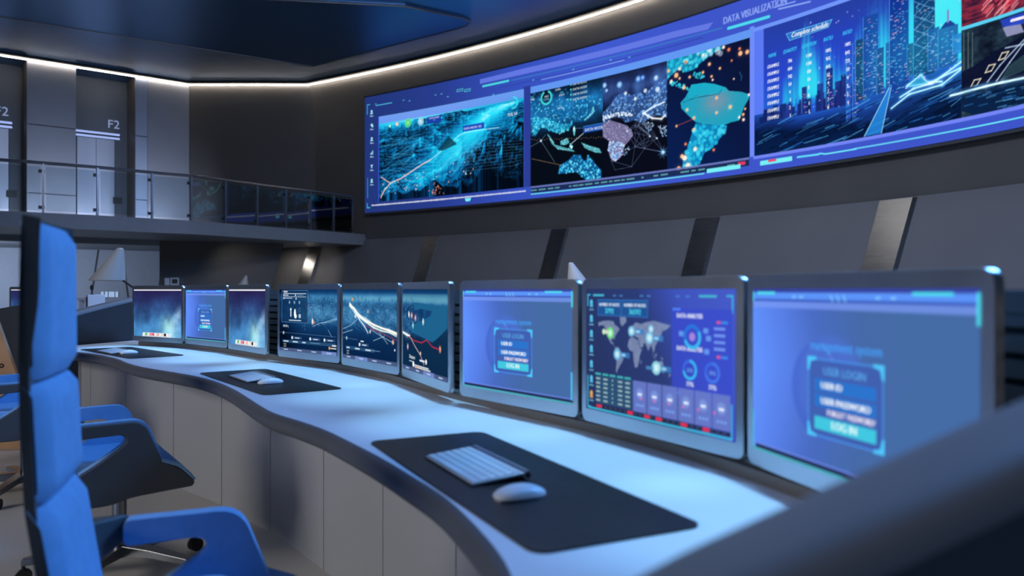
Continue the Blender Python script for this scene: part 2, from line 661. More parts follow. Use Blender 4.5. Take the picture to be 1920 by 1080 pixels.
# balcony slab
EDGE = spline([(-17.0, 13.4), (-14.0, 14.75), (-10.8, 16.18), (-10.12, 16.58), (-9.26, 17.16), (-8.4, 17.92), (-7.67, 18.5), (-7.18, 19.2),
               (-6.64, 19.98), (-6.1, 20.71), (-5.6, 21.33), (-5.12, 22.04), (-4.55, 22.85), (-4.3, 23.2)], 100)
front = offset(EDGE, 0.08)
poly = [tuple(p) for p in front] + [(-5.0, 24.4), (-7.8, 29.4), (-21.5, 22.5), (-19.0, 14.5)]
mb = MB().slab(poly, BF - 0.33, BF)
s = mb.build('slab', M['slab'])
struct(s)
lip = MB().loft(wall_strip([(0.08, BF - 0.09), (0.13, BF - 0.09), (0.13, BF - 0.33), (0.08, BF - 0.33)], Q=EDGE))
struct(lip.build('trim_1', M['slab']))

# glass balustrade
gr = thing('glass_balustrade', 'curved glass balcony balustrade with slim steel posts and round handrail', 'railing', (-8, 18, BF))
Q = EDGE
POSTS = [ray_hit(EDGE, x)[0] for x in (-175, -90, -8, 80.7, 183, 285, 358, 421.9, 481.6, 535.5, 581.5, 625.3, 661)]
slen = np.concatenate([[0], np.cumsum(np.linalg.norm(np.diff(EDGE, axis=0), axis=1))])


def edge_at(s):
    x, y = np.interp(s, slen, EDGE[:, 0]), np.interp(s, slen, EDGE[:, 1])
    x2, y2 = np.interp(s + 0.05, slen, EDGE[:, 0]), np.interp(s + 0.05, slen, EDGE[:, 1])
    t = Vector((x2 - x, y2 - y)).normalized()
    return Vector((x, y)), t


hr = [(p[0], p[1], BF + 1.08) for p in EDGE if True]
hr = [(*edge_at(s)[0], BF + 1.08) for s in np.linspace(POSTS[0] - 0.6, POSTS[-1], 60)]
MB().tube(hr, 0.035, 8).build('handrail', M['rail_steel'], gr, smooth=True, world=True)
for i, s in enumerate(POSTS):
    p, t = edge_at(s)
    R = Matrix.Translation((p.x, p.y, 0)) @ Matrix.Rotation(math.atan2(t.y, t.x), 4, 'Z')
    po = MB().box(-0.022, 0.022, -0.035, 0.035, BF, BF + 1.06, R).build('post', M['rail_steel'], gr, world=True)
    for z in (BF + 0.12, BF + 0.9):
        MB().box(-0.088, 0.03, -0.02, 0.02, z - 0.035, z + 0.035, R).build('glass_clamp', M['black'], po)
    if i:
        q, _ = edge_at(POSTS[i - 1])
        a, b = q.lerp(p, 0.05), q.lerp(p, 0.95)
        tt = (p - q).normalized()
        n = Vector((-tt.y, tt.x)) * 0.006
        MB().slab([a - n, b - n, b + n, a + n], BF + 0.05, BF + 1.0).build('glass_panel', M['glass'], gr, world=True)

# lower storey under the balcony: dark wall, lintel, corridor
UA, UB = np.array([-9.5, 20.7]), np.array([-5.2, 22.55])
n = Vector((-(UB - UA)[1], (UB - UA)[0])).normalized() * 0.3
ud = (UB - UA) / np.linalg.norm(UB - UA)
e0 = ray_hit(np.array([UA, UB]), 532)[1]
e1 = e0 - ud * 0.62
Pw = lambda q_, z, k: (q_[0] + n.x * k, q_[1] + n.y * k, z)
mb = MB().loft([[Pw(UA, 0, k), Pw(e1, 0, k), Pw(e0, BF - 0.33, k), Pw(UA, BF - 0.33, k)] for k in (0, 1)], closed=True, cap=True)
struct(mb.build('wall_under_balcony', M['wall_dark']))
UL = np.array([-17.0, 14.9])
n = Vector((-(UA - UL)[1], (UA - UL)[0])).normalized() * 0.35
mb = MB().slab([tuple(UL), tuple(UA), (UA[0] + n.x, UA[1] + n.y), (UL[0] + n.x, UL[1] + n.y)], CAM_Z + 1.19, BF - 0.33)
struct(mb.build('lintel', M['slab']))
# corridor beyond the opening, clad in tapering boards
cA, cB = Vector((-20.0, 21.5)), Vector((-8.6, 28.6))
ct = (cB - cA).normalized()
cn = Vector((ct.y, -ct.x))
mb = MB().slab([cA, cB, cB - cn * 0.3, cA - cn * 0.3], 0, BF - 0.33)
wc = mb.build('wall_corridor', M['wall_slant'])
struct(wc)
Lc = (cB - cA).length
x = 0.3
k = 0
while x < Lc - 1.1:
    lo, hi = (0.16, -0.16) if k % 2 else (-0.16, 0.16)
    pts = []
    P = lambda s, z, o: (cA.x + ct.x * s + cn.x * o, cA.y + ct.y * s + cn.y * o, z)
    b0, b1, t0, t1 = x - lo, x + 0.94 + lo, x - hi, x + 0.94 + hi
    m = MB()
    m.loft([[P(b0, 0.05, o), P(b1, 0.05, o), P(t1, BF - 0.335, o), P(t0, BF - 0.335, o)] for o in (0.0, 0.05)], closed=True, cap=True)
    o = m.build('wall_panel', M['corridor'], wc)
    x += 1.0
    k += 1
struct(MB().slab([(-8.6, 21.5), (-8.2, 28.8), (-7.9, 28.7), (-8.3, 21.5)], 0, BF - 0.33).build('wall_corridor_end', M['corridor']))

# LED line at the top of the walls
pts = [(*lob(s, -0.09), CEIL - 0.066) for s in (sA2 + 6, sA2, sB, 0.02)] + [(-8.0, 23.94, CEIL - 0.066)]
wq = offset(WALL, 0.17)
i0 = int(np.argmin(np.abs(wq[:, 1] - 23.94)))
pts += [(wq[i, 0], wq[i, 1], CEIL - 0.066) for i in range(i0, 170, 3)]
m = MB()
rows, lip_rows = [], []
PT = [Vector(p) for p in pts]
for i, p in enumerate(PT):
    t = (PT[min(i + 1, len(PT) - 1)] - PT[max(0, i - 1)])
    t.z = 0
    t.normalize()
    nn = Vector((t.y, -t.x, 0))
    rows.append([p + nn * 0.009 + Vector((0, 0, 0.013)), p + nn * 0.009 - Vector((0, 0, 0.004)), p - nn * 0.009 - Vector((0, 0, 0.004)), p - nn * 0.009 + Vector((0, 0, 0.013))])
    lip_rows.append([p + nn * 0.17 + Vector((0, 0, 0.065)), p + nn * 0.17 + Vector((0, 0, 0.016)), p - nn * 0.015 + Vector((0, 0, 0.016)), p - nn * 0.015 + Vector((0, 0, 0.065))])
m.loft(rows, closed=True, cap=True)
struct(MB().loft(lip_rows, closed=True, cap=True).build('added_strip_shield', M['black']))  # black lip added to keep the strip's shine off the ceiling
o = m.build('light_strip', M['led'])
tag(o, 'thin white light strip running along the top of the walls', 'light')

# dropped ceiling panel with a slim metal edge
cp = [(-5.72, 21.97), (-1.35, 18.82), (-1.1, 18.6), (-1.0, 18.35), (-1.15, 18.12), (-2.41, 17.34), (-5.06, 16.96), (-9.0, 16.5), (-13.5, 15.6), (-14.5, 16.4)]
o = MB().slab(cp, CEIL - 0.05, CEIL).build('ceiling_panel', M['ceiling'])
struct(o)
cpl = [(x, y, CEIL - 0.045) for x, y in cp]
o = MB().tube(cpl + [cpl[0]], 0.028, 6).build('trim_2', M['rail_steel'], smooth=True)
struct(o)

# steel ribs on the sloping cladding
RW = {600: (0.5, 'bright steel rib gleaming under the balcony end'), 817: (0.5, 'dark steel rib second from the balcony, above the dark map monitors'),
      1056: (0.5, 'dark steel rib behind the small cone lamp above the desk'), 1333: (0.55, 'steel rib above the dashboard monitor with the world map'),
      1692: (0.62, 'wide pale steel rib above the login monitor nearest the camera')}
slw = np.concatenate([[0], np.cumsum(np.linalg.norm(np.diff(WALL, axis=0), axis=1))])
WN = normals_right(WALL)


def wall_at(s, off=0.0):
    x, y = np.interp(s, slw, WALL[:, 0]), np.interp(s, slw, WALL[:, 1])
    nx, ny = np.interp(s, slw, WN[:, 0]), np.interp(s, slw, WN[:, 1])
    return x + nx * off, y + ny * off


for px, (wd, lab) in RW.items():
    s0 = ray_hit(WALL, px)[0]
    rows = []
    for z in (0.0, ST - 0.02):
        o1 = slope(z)
        row = []
        for ds, oo in ((-wd / 2, 0.004), (-wd / 2, 0.08), (wd / 2 - 0.03, 0.08), (wd / 2, 0.004)):
            x, y = wall_at(s0 + ds, o1 + oo)
            row.append((x, y, z))
        rows.append(row)
    o = MB().loft(rows, closed=True, cap=True).build('steel_rib', M['rib'])
    tag(o, lab, 'rib', 'steel ribs on the sloping wall cladding')

# small intercom on the dark wall under the balcony
ip = ray_hit(np.array([UA, UB]), 327)[1]
un = Vector((UB[1] - UA[1], -(UB - UA)[0])).normalized()
ang = math.atan2((UB - UA)[1], (UB - UA)[0])
it = thing('wall_intercom', 'small grey intercom box with dark screen on the dark wall under the balcony', 'intercom', (ip[0] + un.x * 0.06, ip[1] + un.y * 0.06, CAM_Z + 0.13), ang)
MB().box(-0.1, 0.12, -0.06, 0.055, 0, 0.2).build('housing', M['white_box'], it)
MB().box(-0.06, 0.08, -0.07, -0.055, 0.04, 0.16).build('display', M['black'], it)
MB().box(-0.24, -0.12, -0.05, 0.055, 0.0, 0.19).build('speaker', M['white_box'], it)
MB().box(0.14, 0.26, -0.04, 0.055, 0.01, 0.19).build('side_box', M['chair_shell'], it)


# ------------------------------------------------------------------ the long curved video wall
QD = offset(WALL, 0.15)
VS0, VS1 = ray_hit(QD, 684)[0], ray_hit(QD, 2120)[0]
VZ0, VZ1 = CAM_Z + 5.69, CAM_Z + 2.275
PITCH = 0.0105
vw_len = np.concatenate([[0], np.cumsum(np.linalg.norm(np.diff(QD, axis=0), axis=1))])
big = Canvas((VS1 - VS0) / PITCH, (VZ0 - VZ1) / PITCH, (52, 70, 168))
BW, BH = big.w, big.h


def ow(px, py):
    """where a point of the photograph lies on the screen: canvas column and row"""
    s, p = ray_hit(QD, px)
    z = CAM_Z + (HZ - py) * p[1] / F_PX
    return ((s - VS0) / PITCH, (VZ0 - z) / PITCH)


def za(x0, y0, sc):
    return lambda L: [ow(x0 + x / sc, y0 + y / sc) for x, y in L]


TOPR, BOTR = (VZ0 - (CAM_Z + 5.05)) / PITCH, (VZ0 - (CAM_Z + 2.58)) / PITCH
col = lambda px: ow(px, 300)[0]
cP = [int(col(x)) for x in (711, 982, 995, 1130, 1251, 1408, 1413, 1803)]
# backdrop: indigo, brighter towards the right-hand pages
U, V = np.meshgrid(np.linspace(0, 1, BW), np.linspace(0, 1, BH))
big.a = mixc(np.clip(U * 1.7, 0, 1), [(0, (34, 54, 122)), (0.25, (40, 60, 140)), (0.5, (54, 80, 188)), (0.75, (64, 90, 208)), (1, (62, 86, 202))])


def panel_px(c0, c1, r0=TOPR, r1=BOTR):
    r0, r1 = int(r0), int(r1)
    w, h = c1 - c0, r1 - r0
    u, v = np.meshgrid(np.linspace(0, 1, w), np.linspace(0, 1, h))
    return r0, r1, w, h, u, v


# --- page 1: glowing terrain
r0, r1, w, h, u, v = panel_px(cP[0], cP[1])
NR = 230
nz = noise2(NR, w, 5, 6, 5, 3, True, 0.5)
nb = noise2(NR, w, 2, 3, 3, 5)
pic = mixc(np.clip(1 - v * 4.5 + 0.3 * np.sin(u * 5), 0, 1), [(0, (24, 150, 200)), (0.6, (40, 200, 240)), (1, (130, 220, 255))])
xs = np.arange(w) / w
for i in range(NR):                                    # ridge lines painted from far to near
    t = i / (NR - 1)
    rv = np.exp(-((xs - (0.92 - 0.60 * t ** 0.7)) / (0.12 + 0.10 * t)) ** 2) * (1 - t) ** 0.4
    rv = np.maximum(rv, 0.8 * np.exp(-((xs - 0.1) / 0.2) ** 2) * max(0, 1 - t * 5))
    near = np.clip((t - (0.80 - 0.42 * xs)) * 5, 0, 1) * np.clip(xs * 1.5 - 0.3, 0, 1)
    H = (nz[i] ** 1.6) * (0.5 + 0.9 * nb[i]) * (1 - 0.75 * rv) * (0.7 + 0.9 * near)
    y = h * (0.12 + 0.92 * t ** 1.2) - h * (0.07 + 0.24 * t) * H
    g = np.gradient(H) * w / 20 / (0.6 + t)
    row = 0.20 + 0.62 * rv + 0.42 * np.clip(g, -1.2, 1.4) + 0.55 * np.clip(nz[i] - 0.78, 0, 1) * 3.2 - 0.16 * near + 0.10 * np.sin(i * 0.9) * (1 - rv)
    cr = mixc(np.clip(row, 0, 1), [(0, (2, 10, 24)), (0.14, (4, 34, 66)), (0.32, (10, 96, 156)), (0.52, (16, 166, 216)), (0.75, (40, 226, 255)), (1, (160, 248, 255))])
    msk = (np.arange(h)[:, None] >= y[None, :])
    pic = np.where(msk[..., None], cr[None], pic)
    if i % 6 == 0:
        rim = np.clip(1.3 - np.abs(np.arange(h)[:, None] - y[None, :] - 0.5), 0, 1) * (0.15 + 0.5 * np.clip(H, 0, 1))[None] * (1 - 0.6 * t)
        pic = pic * (1 - rim[..., None]) + rim[..., None] * np.array([0.25, 0.85, 0.98])
pic = 0.6 * pic + 0.2 * np.roll(pic, 1, 0) + 0.2 * np.roll(pic, 1, 1)
big.a[r0:r1, cP[0]:cP[1]] = pic
big.rect(cP[0], TOPR, cP[1], TOPR + 20, (112, 150, 240), 0.9)
z1 = za(680, 170, 4.696)
for i in range(26):                                     # thin street network
    x0 = RNG.uniform(160, 430); y0 = RNG.uniform(430, 900)
    big.line(z1([(x0, y0), (x0 + RNG.uniform(40, 150), y0 + RNG.uniform(-90, 20)), (x0 + RNG.uniform(150, 260), y0 + RNG.uniform(-120, 0))]), 0.8, (110, 220, 255), 0.55)
for i in range(22):
    x0 = RNG.uniform(600, 980); y0 = RNG.uniform(500, 760)
    big.line(z1([(x0, y0), (x0 + 150, y0 - RNG.uniform(120, 200))]), 0.8, (150, 214, 240), 0.5)
for i in range(9):
    y0 = 470 + i * 24
    big.line(z1([(700 + i * 22, y0 + 50), (1020 + i * 40, y0 - 6), (1400, y0 - 30)]), 0.8, (120, 200, 240), 0.45)
for i in range(60):
    x0 = RNG.uniform(160, 1000); y0 = 900 - (x0 - 160) * 0.25 + RNG.uniform(-110, 60)
    big.disc(*z1([(x0, y0)])[0], RNG.uniform(0.7, 2.4), ((255, 190, 170) if RNG.random() < 0.55 else (170, 240, 255)), 0.8)
for i in range(24):
    big.disc(*z1([(640 + RNG.normal(0, 30), 880 + RNG.normal(0, 28))])[0], RNG.uniform(1, 2.2), (255, 160, 130), 0.85)
big.line(z1([(160, 940), (190, 880), (245, 812), (340, 770), (430, 710), (520, 650), (600, 606)]), 2.4, (255, 200, 186), 1.0, 0.06)
big.line(z1([(165, 760), (245, 815)]), 2.0, (255, 200, 186), 0.95, 0.06)
big.line(z1([(600, 606), (760, 480), (840, 400), (900, 370), (1000, 352), (1200, 325)]), 1.6, (190, 240, 250), 0.85, 0.06)
big.poly(z1([(660, 520), (755, 398), (830, 470), (700, 530)]), (10, 44, 62), 0.75)
x, y = z1([(240, 312)])[0]; big.disc(x, y, 4.0, (150, 240, 190), 0.95); big.disc(x, y, 2.2, (235, 255, 240))
x, y = z1([(303, 295)])[0]; big.disc(x, y, 5.6, (250, 170, 140), 0.95); big.disc(x, y, 3.2, (255, 240, 235))
x, y = z1([(400, 284)])[0]; big.disc(x, y, 11.5, (70, 210, 110), 0.85); big.disc(x, y, 11.5, (120, 255, 160), 1, ring=1.4)
for k in (-3.5, 0, 3.5):
    big.rect(x - 6, y + k - 0.9, x + 6, y + k + 0.9, (200, 255, 190), 0.8)
x, y = z1([(512, 272)])[0]; big.disc(x, y, 10.0, (190, 230, 250), 0.5); big.disc(x, y, 10.0, (190, 246, 255), 1, ring=1.6)
for k in (-4.5, -1.5, 1.5, 4.5):
    big.rect(x - 5.5, y + k - 1, x + 5.5, y + k + 1, (240, 252, 255), 0.9)
a, b = z1([(568, 255)])[0], z1([(690, 255)])[0]
big.rect(a[0], a[1] - 6, b[0], b[1] + 6, (26, 66, 168)); big.text('DATA NODE', (a[0] + b[0]) / 2, a[1] + 0.4, 4.2, (240, 246, 255), align='c', bold=0.3)
big.text('102', (a[0] + b[0]) / 2, a[1] + 5.2, 3.4, (220, 236, 255), align='c')
a, b = z1([(880, 338)])[0], z1([(1060, 330)])[0]
big.rect(a[0], a[1] - 8, b[0] + 4, a[1] + 7, (32, 76, 190)); big.text('DATA NODE 102', a[0] + 3, a[1] + 3, 5.4, (248, 250, 255), bold=0.4)
x, y = ow(962, 193); big.disc(x, y, 15, (40, 190, 220), 0.35, ring=4); big.disc(x, y, 15, (60, 226, 240), 0.95, ring=4, a0=0, a1=200)
big.text('35%', x, y + 2.5, 6, (150, 240, 255), align='c')
x, y = ow(960, 217); big.text('75% 10', x, y, 7, (250, 252, 255), align='c', bold=0.7)

# --- page 2: Asia and Australia in points of light
r0, r1, w, h, u, v = panel_px(cP[2], cP[3])
n = noise2(h, w, 8, 8, 4, 21)
big.a[r0:r1, cP[2]:cP[3]] = mixc(np.clip(np.exp(-((v - 0.27) / 0.16) ** 2) * (0.3 + n), 0, 1), [(0, (7, 13, 24)), (0.5, (16, 70, 120)), (1, (40, 130, 200))])
z6 = za(980, 60, 3.484)


def dots_in(poly, num, cols, rmin, rmax, alpha=0.85, clip=None):
    P = np.array(poly)
    lo, hi = P.min(0), P.max(0)
    got = 0
    while got < num:
        x, y = RNG.uniform(lo[0], hi[0]), RNG.uniform(lo[1], hi[1])
        got += 0.25
        ins = False
        for i in range(len(P)):
            (xa, ya), (xb, yb) = P[i], P[(i + 1) % len(P)]
            if (ya > y) != (yb > y) and x < (xb - xa) * (y - ya) / (yb - ya) + xa:
                ins = not ins
        if ins and (clip is None or clip[0] <= x <= clip[1]):
            got += 0.75
            big.disc(x, y, RNG.uniform(rmin, rmax), cols[RNG.integers(len(cols))], alpha, soft=0.8)


cyan = [(60, 200, 255), (30, 150, 220), (110, 230, 255), (20, 110, 180)]
asia = z6([(52, 440), (150, 430), (300, 440), (420, 420), (518, 400), (518, 470), (470, 480), (455, 540), (420, 580), (380, 585), (330, 590), (300, 620), (260, 640), (240, 660), (200, 655), (170, 615), (140, 610), (110, 640), (80, 685), (52, 670)])
clip2 = (cP[2] + 2, cP[3] - 2)
big.poly(asia, (24, 110, 170), 0.45)
dots_in(asia, 420, cyan, 0.8, 2.6, 0.75, clip2)
china = z6([(60, 560), (160, 560), (240, 600), (330, 600), (300, 640), (240, 665), (190, 650), (120, 620), (85, 680), (60, 650)])
big.poly(china, (40, 190, 230), 0.45)
dots_in(china, 170, [(70, 225, 255), (120, 240, 255), (40, 190, 240)], 1.0, 2.4, 0.85, clip2)
for pl in ([(160, 660), (185, 690), (210, 735), (330, 770), (340, 782), (230, 765), (190, 730)], [(245, 715), (290, 690), (305, 720), (280, 738), (250, 735)],
           [(335, 610), (345, 640), (338, 680), (328, 650)], [(310, 730), (326, 745), (318, 765), (305, 745)], [(380, 720), (430, 740), (500, 760), (515, 790), (470, 785), (410, 760)],
           [(460, 480), (445, 530), (400, 575), (430, 560), (470, 520)]):
    P = z6(pl)
    big.poly(P, (110, 214, 226), 0.75)
    dots_in(P, 26, [(150, 240, 246), (90, 214, 230)], 0.7, 1.7, 0.9, clip2)
aus = z6([(232, 925), (240, 870), (300, 835), (330, 803), (378, 800), (392, 832), (410, 840), (424, 806), (446, 822), (480, 868), (512, 900), (514, 950), (482, 984), (432, 984), (400, 955), (350, 915), (296, 920)])
big.poly(aus, (22, 110, 180), 0.8)
dots_in(aus, 170, [(70, 214, 250), (110, 236, 255), (50, 180, 230)], 1.2, 2.8, 0.9, clip2)
for i in range(26):
    x, y = z6([(RNG.uniform(60, 515), RNG.uniform(370, 470))])[0]
    big.disc(x, y, RNG.uniform(2, 4.5), (40, 130, 200), 0.5, soft=2)
for k in range(30):
    x, y = z6([(60 + k * 16, 700 + (k % 3) * 3 - k * 0.6)])[0]
    if x < cP[3] - 3:
        big.rect(x, y, x + 2.6, y + 1.3, (230, 180, 130), 0.55)
    x, y = z6([(60 + k * 7, 826 + k * 1.5)])[0]
    big.rect(x, y, x + 2.0, y + 1.3, (240, 190, 140), 0.65)
for L in ([(120, 710), (52, 750)], [(120, 710), (150, 670)], [(120, 710), (210, 850)], [(335, 630), (420, 625)]):
    big.line(z6(L), 0.9, (150, 200, 226), 0.6)
for q in ((120, 710), (335, 630), (318, 750)):
    big.disc(*z6([q])[0], 2.2, (235, 252, 255)); big.glow(*z6([q])[0], 3, (90, 200, 255), 0.6)
big.line(z6([(310, 735), (395, 662)]), 1.6, (200, 230, 245), 0.9)
a = z6([(395, 640)])[0]
big.rect(a[0], a[1] - 8, cP[3], a[1] + 7, (28, 82, 176)); big.line([(a[0], a[1] - 8), (cP[3], a[1] - 8)], 1, (90, 180, 230), 0.7)
big.text('DATA NODE 106', a[0] + 4, a[1] + 4, 6, (245, 250, 255), bold=0.4)
x, y = z6([(155, 430)])[0]
big.disc(x, y, 17, (6, 20, 34), 0.5); big.disc(x, y, 17, (70, 225, 225), 0.95, ring=4.5, a0=20, a1=335); big.disc(x, y, 19, (60, 160, 200), 0.5, ring=1)
big.text('1002', x, y - 0.5, 4.6, (235, 250, 255), align='c', bold=0.3); big.text('TOTAL', x, y + 6, 4, (200, 236, 255), align='c')
for q in ((230, 368), (255, 402), (62, 432), (245, 488)):
    x, y = z6([q])[0]
    big.text('96%', x, y, 4.2, (90, 210, 236), align='c', bold=0.2); big.text('DATA', x, y + 5.2, 4, (240, 250, 255), align='c', bold=0.3)
for k in range(4):
    x, y = z6([(315, 348 + k * 33)])[0]
    big.rect(x - 2, y - 3, x + 2, y + 1, (70, 220, 220)); big.text('DATA NODE', x + 5, y + 2, 4.8, (232, 246, 250), bold=0.4)

# --- page 3: Europe and Africa
r0, r1, w, h, u, v = panel_px(cP[3], cP[4])
n = noise2(h, w, 6, 7, 4, 33)
big.a[r0:r1, cP[3]:cP[4]] = mixc(np.clip(np.exp(-((v - 0.2) / 0.14) ** 2) * (0.25 + 0.7 * n), 0, 1), [(0, (9, 12, 26)), (0.4, (34, 52, 104)), (1, (90, 140, 220))])
clip3 = (cP[3] + 1, cP[4] - 1)
z3 = za(1040, 100, 4.154)
ice = [(230, 242, 255), (150, 200, 250), (190, 220, 255), (110, 170, 240)]
eur = z3([(372, 470), (420, 420), (470, 340), (540, 300), (600, 330), (660, 300), (700, 330), (760, 260), (870, 190), (872, 500), (800, 480), (740, 500), (690, 545), (620, 520), (560, 540), (500, 500), (440, 520), (372, 540)])
big.poly(eur, (70, 120, 200), 0.55)
dots_in(eur, 520, [(110, 180, 250), (70, 130, 220), (160, 210, 255)], 0.8, 2.4, 0.6, clip3)
afr = z3([(374, 545), (430, 520), (500, 540), (560, 560), (600, 600), (610, 640), (580, 680), (545, 720), (530, 790), (490, 830), (455, 840), (430, 800), (415, 740), (425, 680), (376, 650)])
T3 = noise2(BH, BW, 260, 130, 2, 8)
big.poly(afr, (150, 140, 190), 0.75)
dots_in(afr, 430, [(205, 200, 232), (160, 158, 210), (226, 230, 248), (120, 130, 200)], 0.5, 1.1, 0.85, clip3)
afl = z3([(425, 680), (545, 700), (540, 760), (490, 830), (455, 838), (430, 800), (415, 740)])
dots_in(afl, 150, ice, 1.0, 2.3, 0.9, clip3)
dots_in(z3([(374, 490), (440, 470), (520, 455), (610, 470), (600, 500), (540, 480), (480, 505), (430, 500), (376, 525)]), 150, [(245, 250, 255), (200, 225, 255)], 0.9, 2, 0.9, clip3)
dots_in(z3([(690, 530), (760, 540), (775, 560), (735, 615), (715, 590), (700, 560)]), 90, ice, 0.6, 1.2, 0.8, clip3)
dots_in(z3([(800, 560), (870, 560), (870, 665), (840, 650), (820, 610)]), 70, ice, 0.6, 1.4, 0.8, clip3)
dots_in(z3([(535, 760), (580, 720), (590, 740), (560, 790), (535, 790)]), 24, ice, 0.8, 1.6, 0.8, clip3)
big.poly(z3([(430, 505), (470, 490), (550, 510), (500, 525), (440, 515)]), (14, 20, 44), 0.85)
nodes3 = [(625, 560), (625, 725), (740, 645), (795, 660), (848, 768), (565, 606), (470, 905), (700, 740), (440, 835), (600, 880), (685, 545), (390, 395), (800, 360), (690, 480)]
for i in range(len(nodes3)):
    for j in range(i):
        if math.dist(nodes3[i], nodes3[j]) < 235:
            P = z3([nodes3[i], nodes3[j]])
            big.line(P, 0.8, (150, 170, 220), 0.5)
big.line(z3([(740, 640), (650, 560), (690, 470), (800, 380), (830, 290)]), 1.2, (190, 220, 255), 0.6)
big.line(z3([(690, 465), (760, 505), (830, 510), (860, 480)]), 2.4, (235, 245, 255), 0.8, 0.3)
big.line(z3([(690, 465), (780, 410), (850, 380)]), 2.0, (225, 240, 255), 0.7, 0.3)
for q in nodes3[2:6]:
    big.disc(*z3([q])[0], 1.8, (220, 240, 255))
x, y = z3([(848, 768)])[0]
big.glow(x - 2, y, 6, (90, 180, 255), 0.9); big.disc(x - 2, y, 3, (240, 250, 255))
for k in range(9):
    a = k * 0.7
    big.line([(x - 2, y), (x - 2 + 13 * math.cos(a), y + 13 * math.sin(a))], 0.8, (130, 200, 255), 0.5)
for q, r, c in (((390, 250), 5.5, (140, 200, 255)), ((505, 245), 7, (120, 190, 250)), ((650, 200), 7, (80, 150, 240)), ((685, 190), 6, (60, 120, 220)), ((788, 192), 5.5, (170, 220, 255)),
                ((552, 312), 4, (230, 245, 255)), ((705, 292), 4.5, (225, 240, 255)), ((800, 282), 5.5, (220, 240, 255)), ((628, 355), 4, (235, 246, 255)), ((405, 290), 4, (120, 190, 250))):
    x, y = z3([q])[0]
    big.disc(x, y, r, c, 0.8, soft=2); big.disc(x, y, r * 0.5, (235, 246, 255), 0.6, soft=2)

# --- page 4: South America in half-tone with orange lights
r0, r1, w, h, u, v = panel_px(cP[4], cP[5])
n = noise2(h, w, 4, 6, 3, 40)
big.a[r0:r1, cP[4]:cP[5]] = mixc(np.clip(0.2 + 0.5 * v + 0.25 * n - 0.3 * u, 0, 1), [(0, (12, 18, 50)), (0.6, (10, 28, 74)), (1, (8, 34, 92))])
z4 = za(1240, 50, 3.724)
clip4 = (cP[4] + 1, cP[5] - 1)
P = z4([(38, 215), (120, 190), (200, 170), (330, 120), (420, 150), (360, 190), (290, 240), (230, 300), (170, 320), (120, 300), (60, 350), (38, 380)])
big.poly(P, (24, 176, 214), 0.75)
dots_in(P, 120, [(50, 214, 240), (30, 180, 220), (90, 230, 250)], 2.0, 4.5, 0.6, clip4)
dots_in(z4([(38, 380), (110, 385), (180, 420), (200, 440), (160, 440), (100, 410), (38, 410)]), 40, [(50, 214, 240)], 1.5, 3, 0.8, clip4)
dots_in(z4([(220, 320), (300, 330), (310, 350), (240, 370)]), 26, [(50, 200, 220)], 1.5, 3, 0.7, clip4)
for k in range(14):
    x, y = z4([(340 + RNG.normal(0, 45), 176 + RNG.normal(0, 14))])[0]
    big.disc(x, y, RNG.uniform(3, 6), (240, 250, 255), 0.5, soft=3)
sa = z4([(190, 450), (210, 405), (300, 392), (370, 400), (450, 425), (470, 448), (560, 455), (616, 475), (605, 510), (575, 560), (555, 620), (540, 655), (480, 668), (430, 690), (300, 680), (240, 665), (190, 620), (140, 570), (135, 530), (170, 490)])
X, Y = np.meshgrid(np.arange(BW), np.arange(BH))
half = np.clip(1.35 - 0.55 * np.abs(np.sin(X * PI / 3.0)) - 0.75 * np.abs(np.sin(Y * PI / 3.2)) ** 2, 0.5, 1)
warm = np.exp(-((X - z4([(380, 520)])[0][0]) / 34) ** 2 - ((Y - z4([(380, 520)])[0][1]) / 24) ** 2)
big.poly(sa, (40, 214, 240), 1.0, half)
big.poly(sa, (190, 150, 165), 0.75, half * warm)
big.poly(z4([(190, 450), (210, 405), (300, 392), (370, 400), (450, 425), (445, 450), (380, 470), (240, 480), (190, 500)]), (26, 176, 204), 0.8)
big.line(z4([(150, 530), (240, 495), (400, 470), (420, 440)]), 1.0, (8, 60, 90), 0.8)
low = z4([(240, 670), (300, 682), (460, 690), (440, 740), (400, 790), (350, 850), (300, 880), (270, 950), (230, 985), (150, 985), (150, 930), (180, 850), (205, 770)])
big.poly(low, (16, 150, 205), 0.85)
dots_in(low, 150, [(40, 200, 235), (30, 180, 225), (70, 220, 245)], 2.0, 5.0, 0.7, clip4)
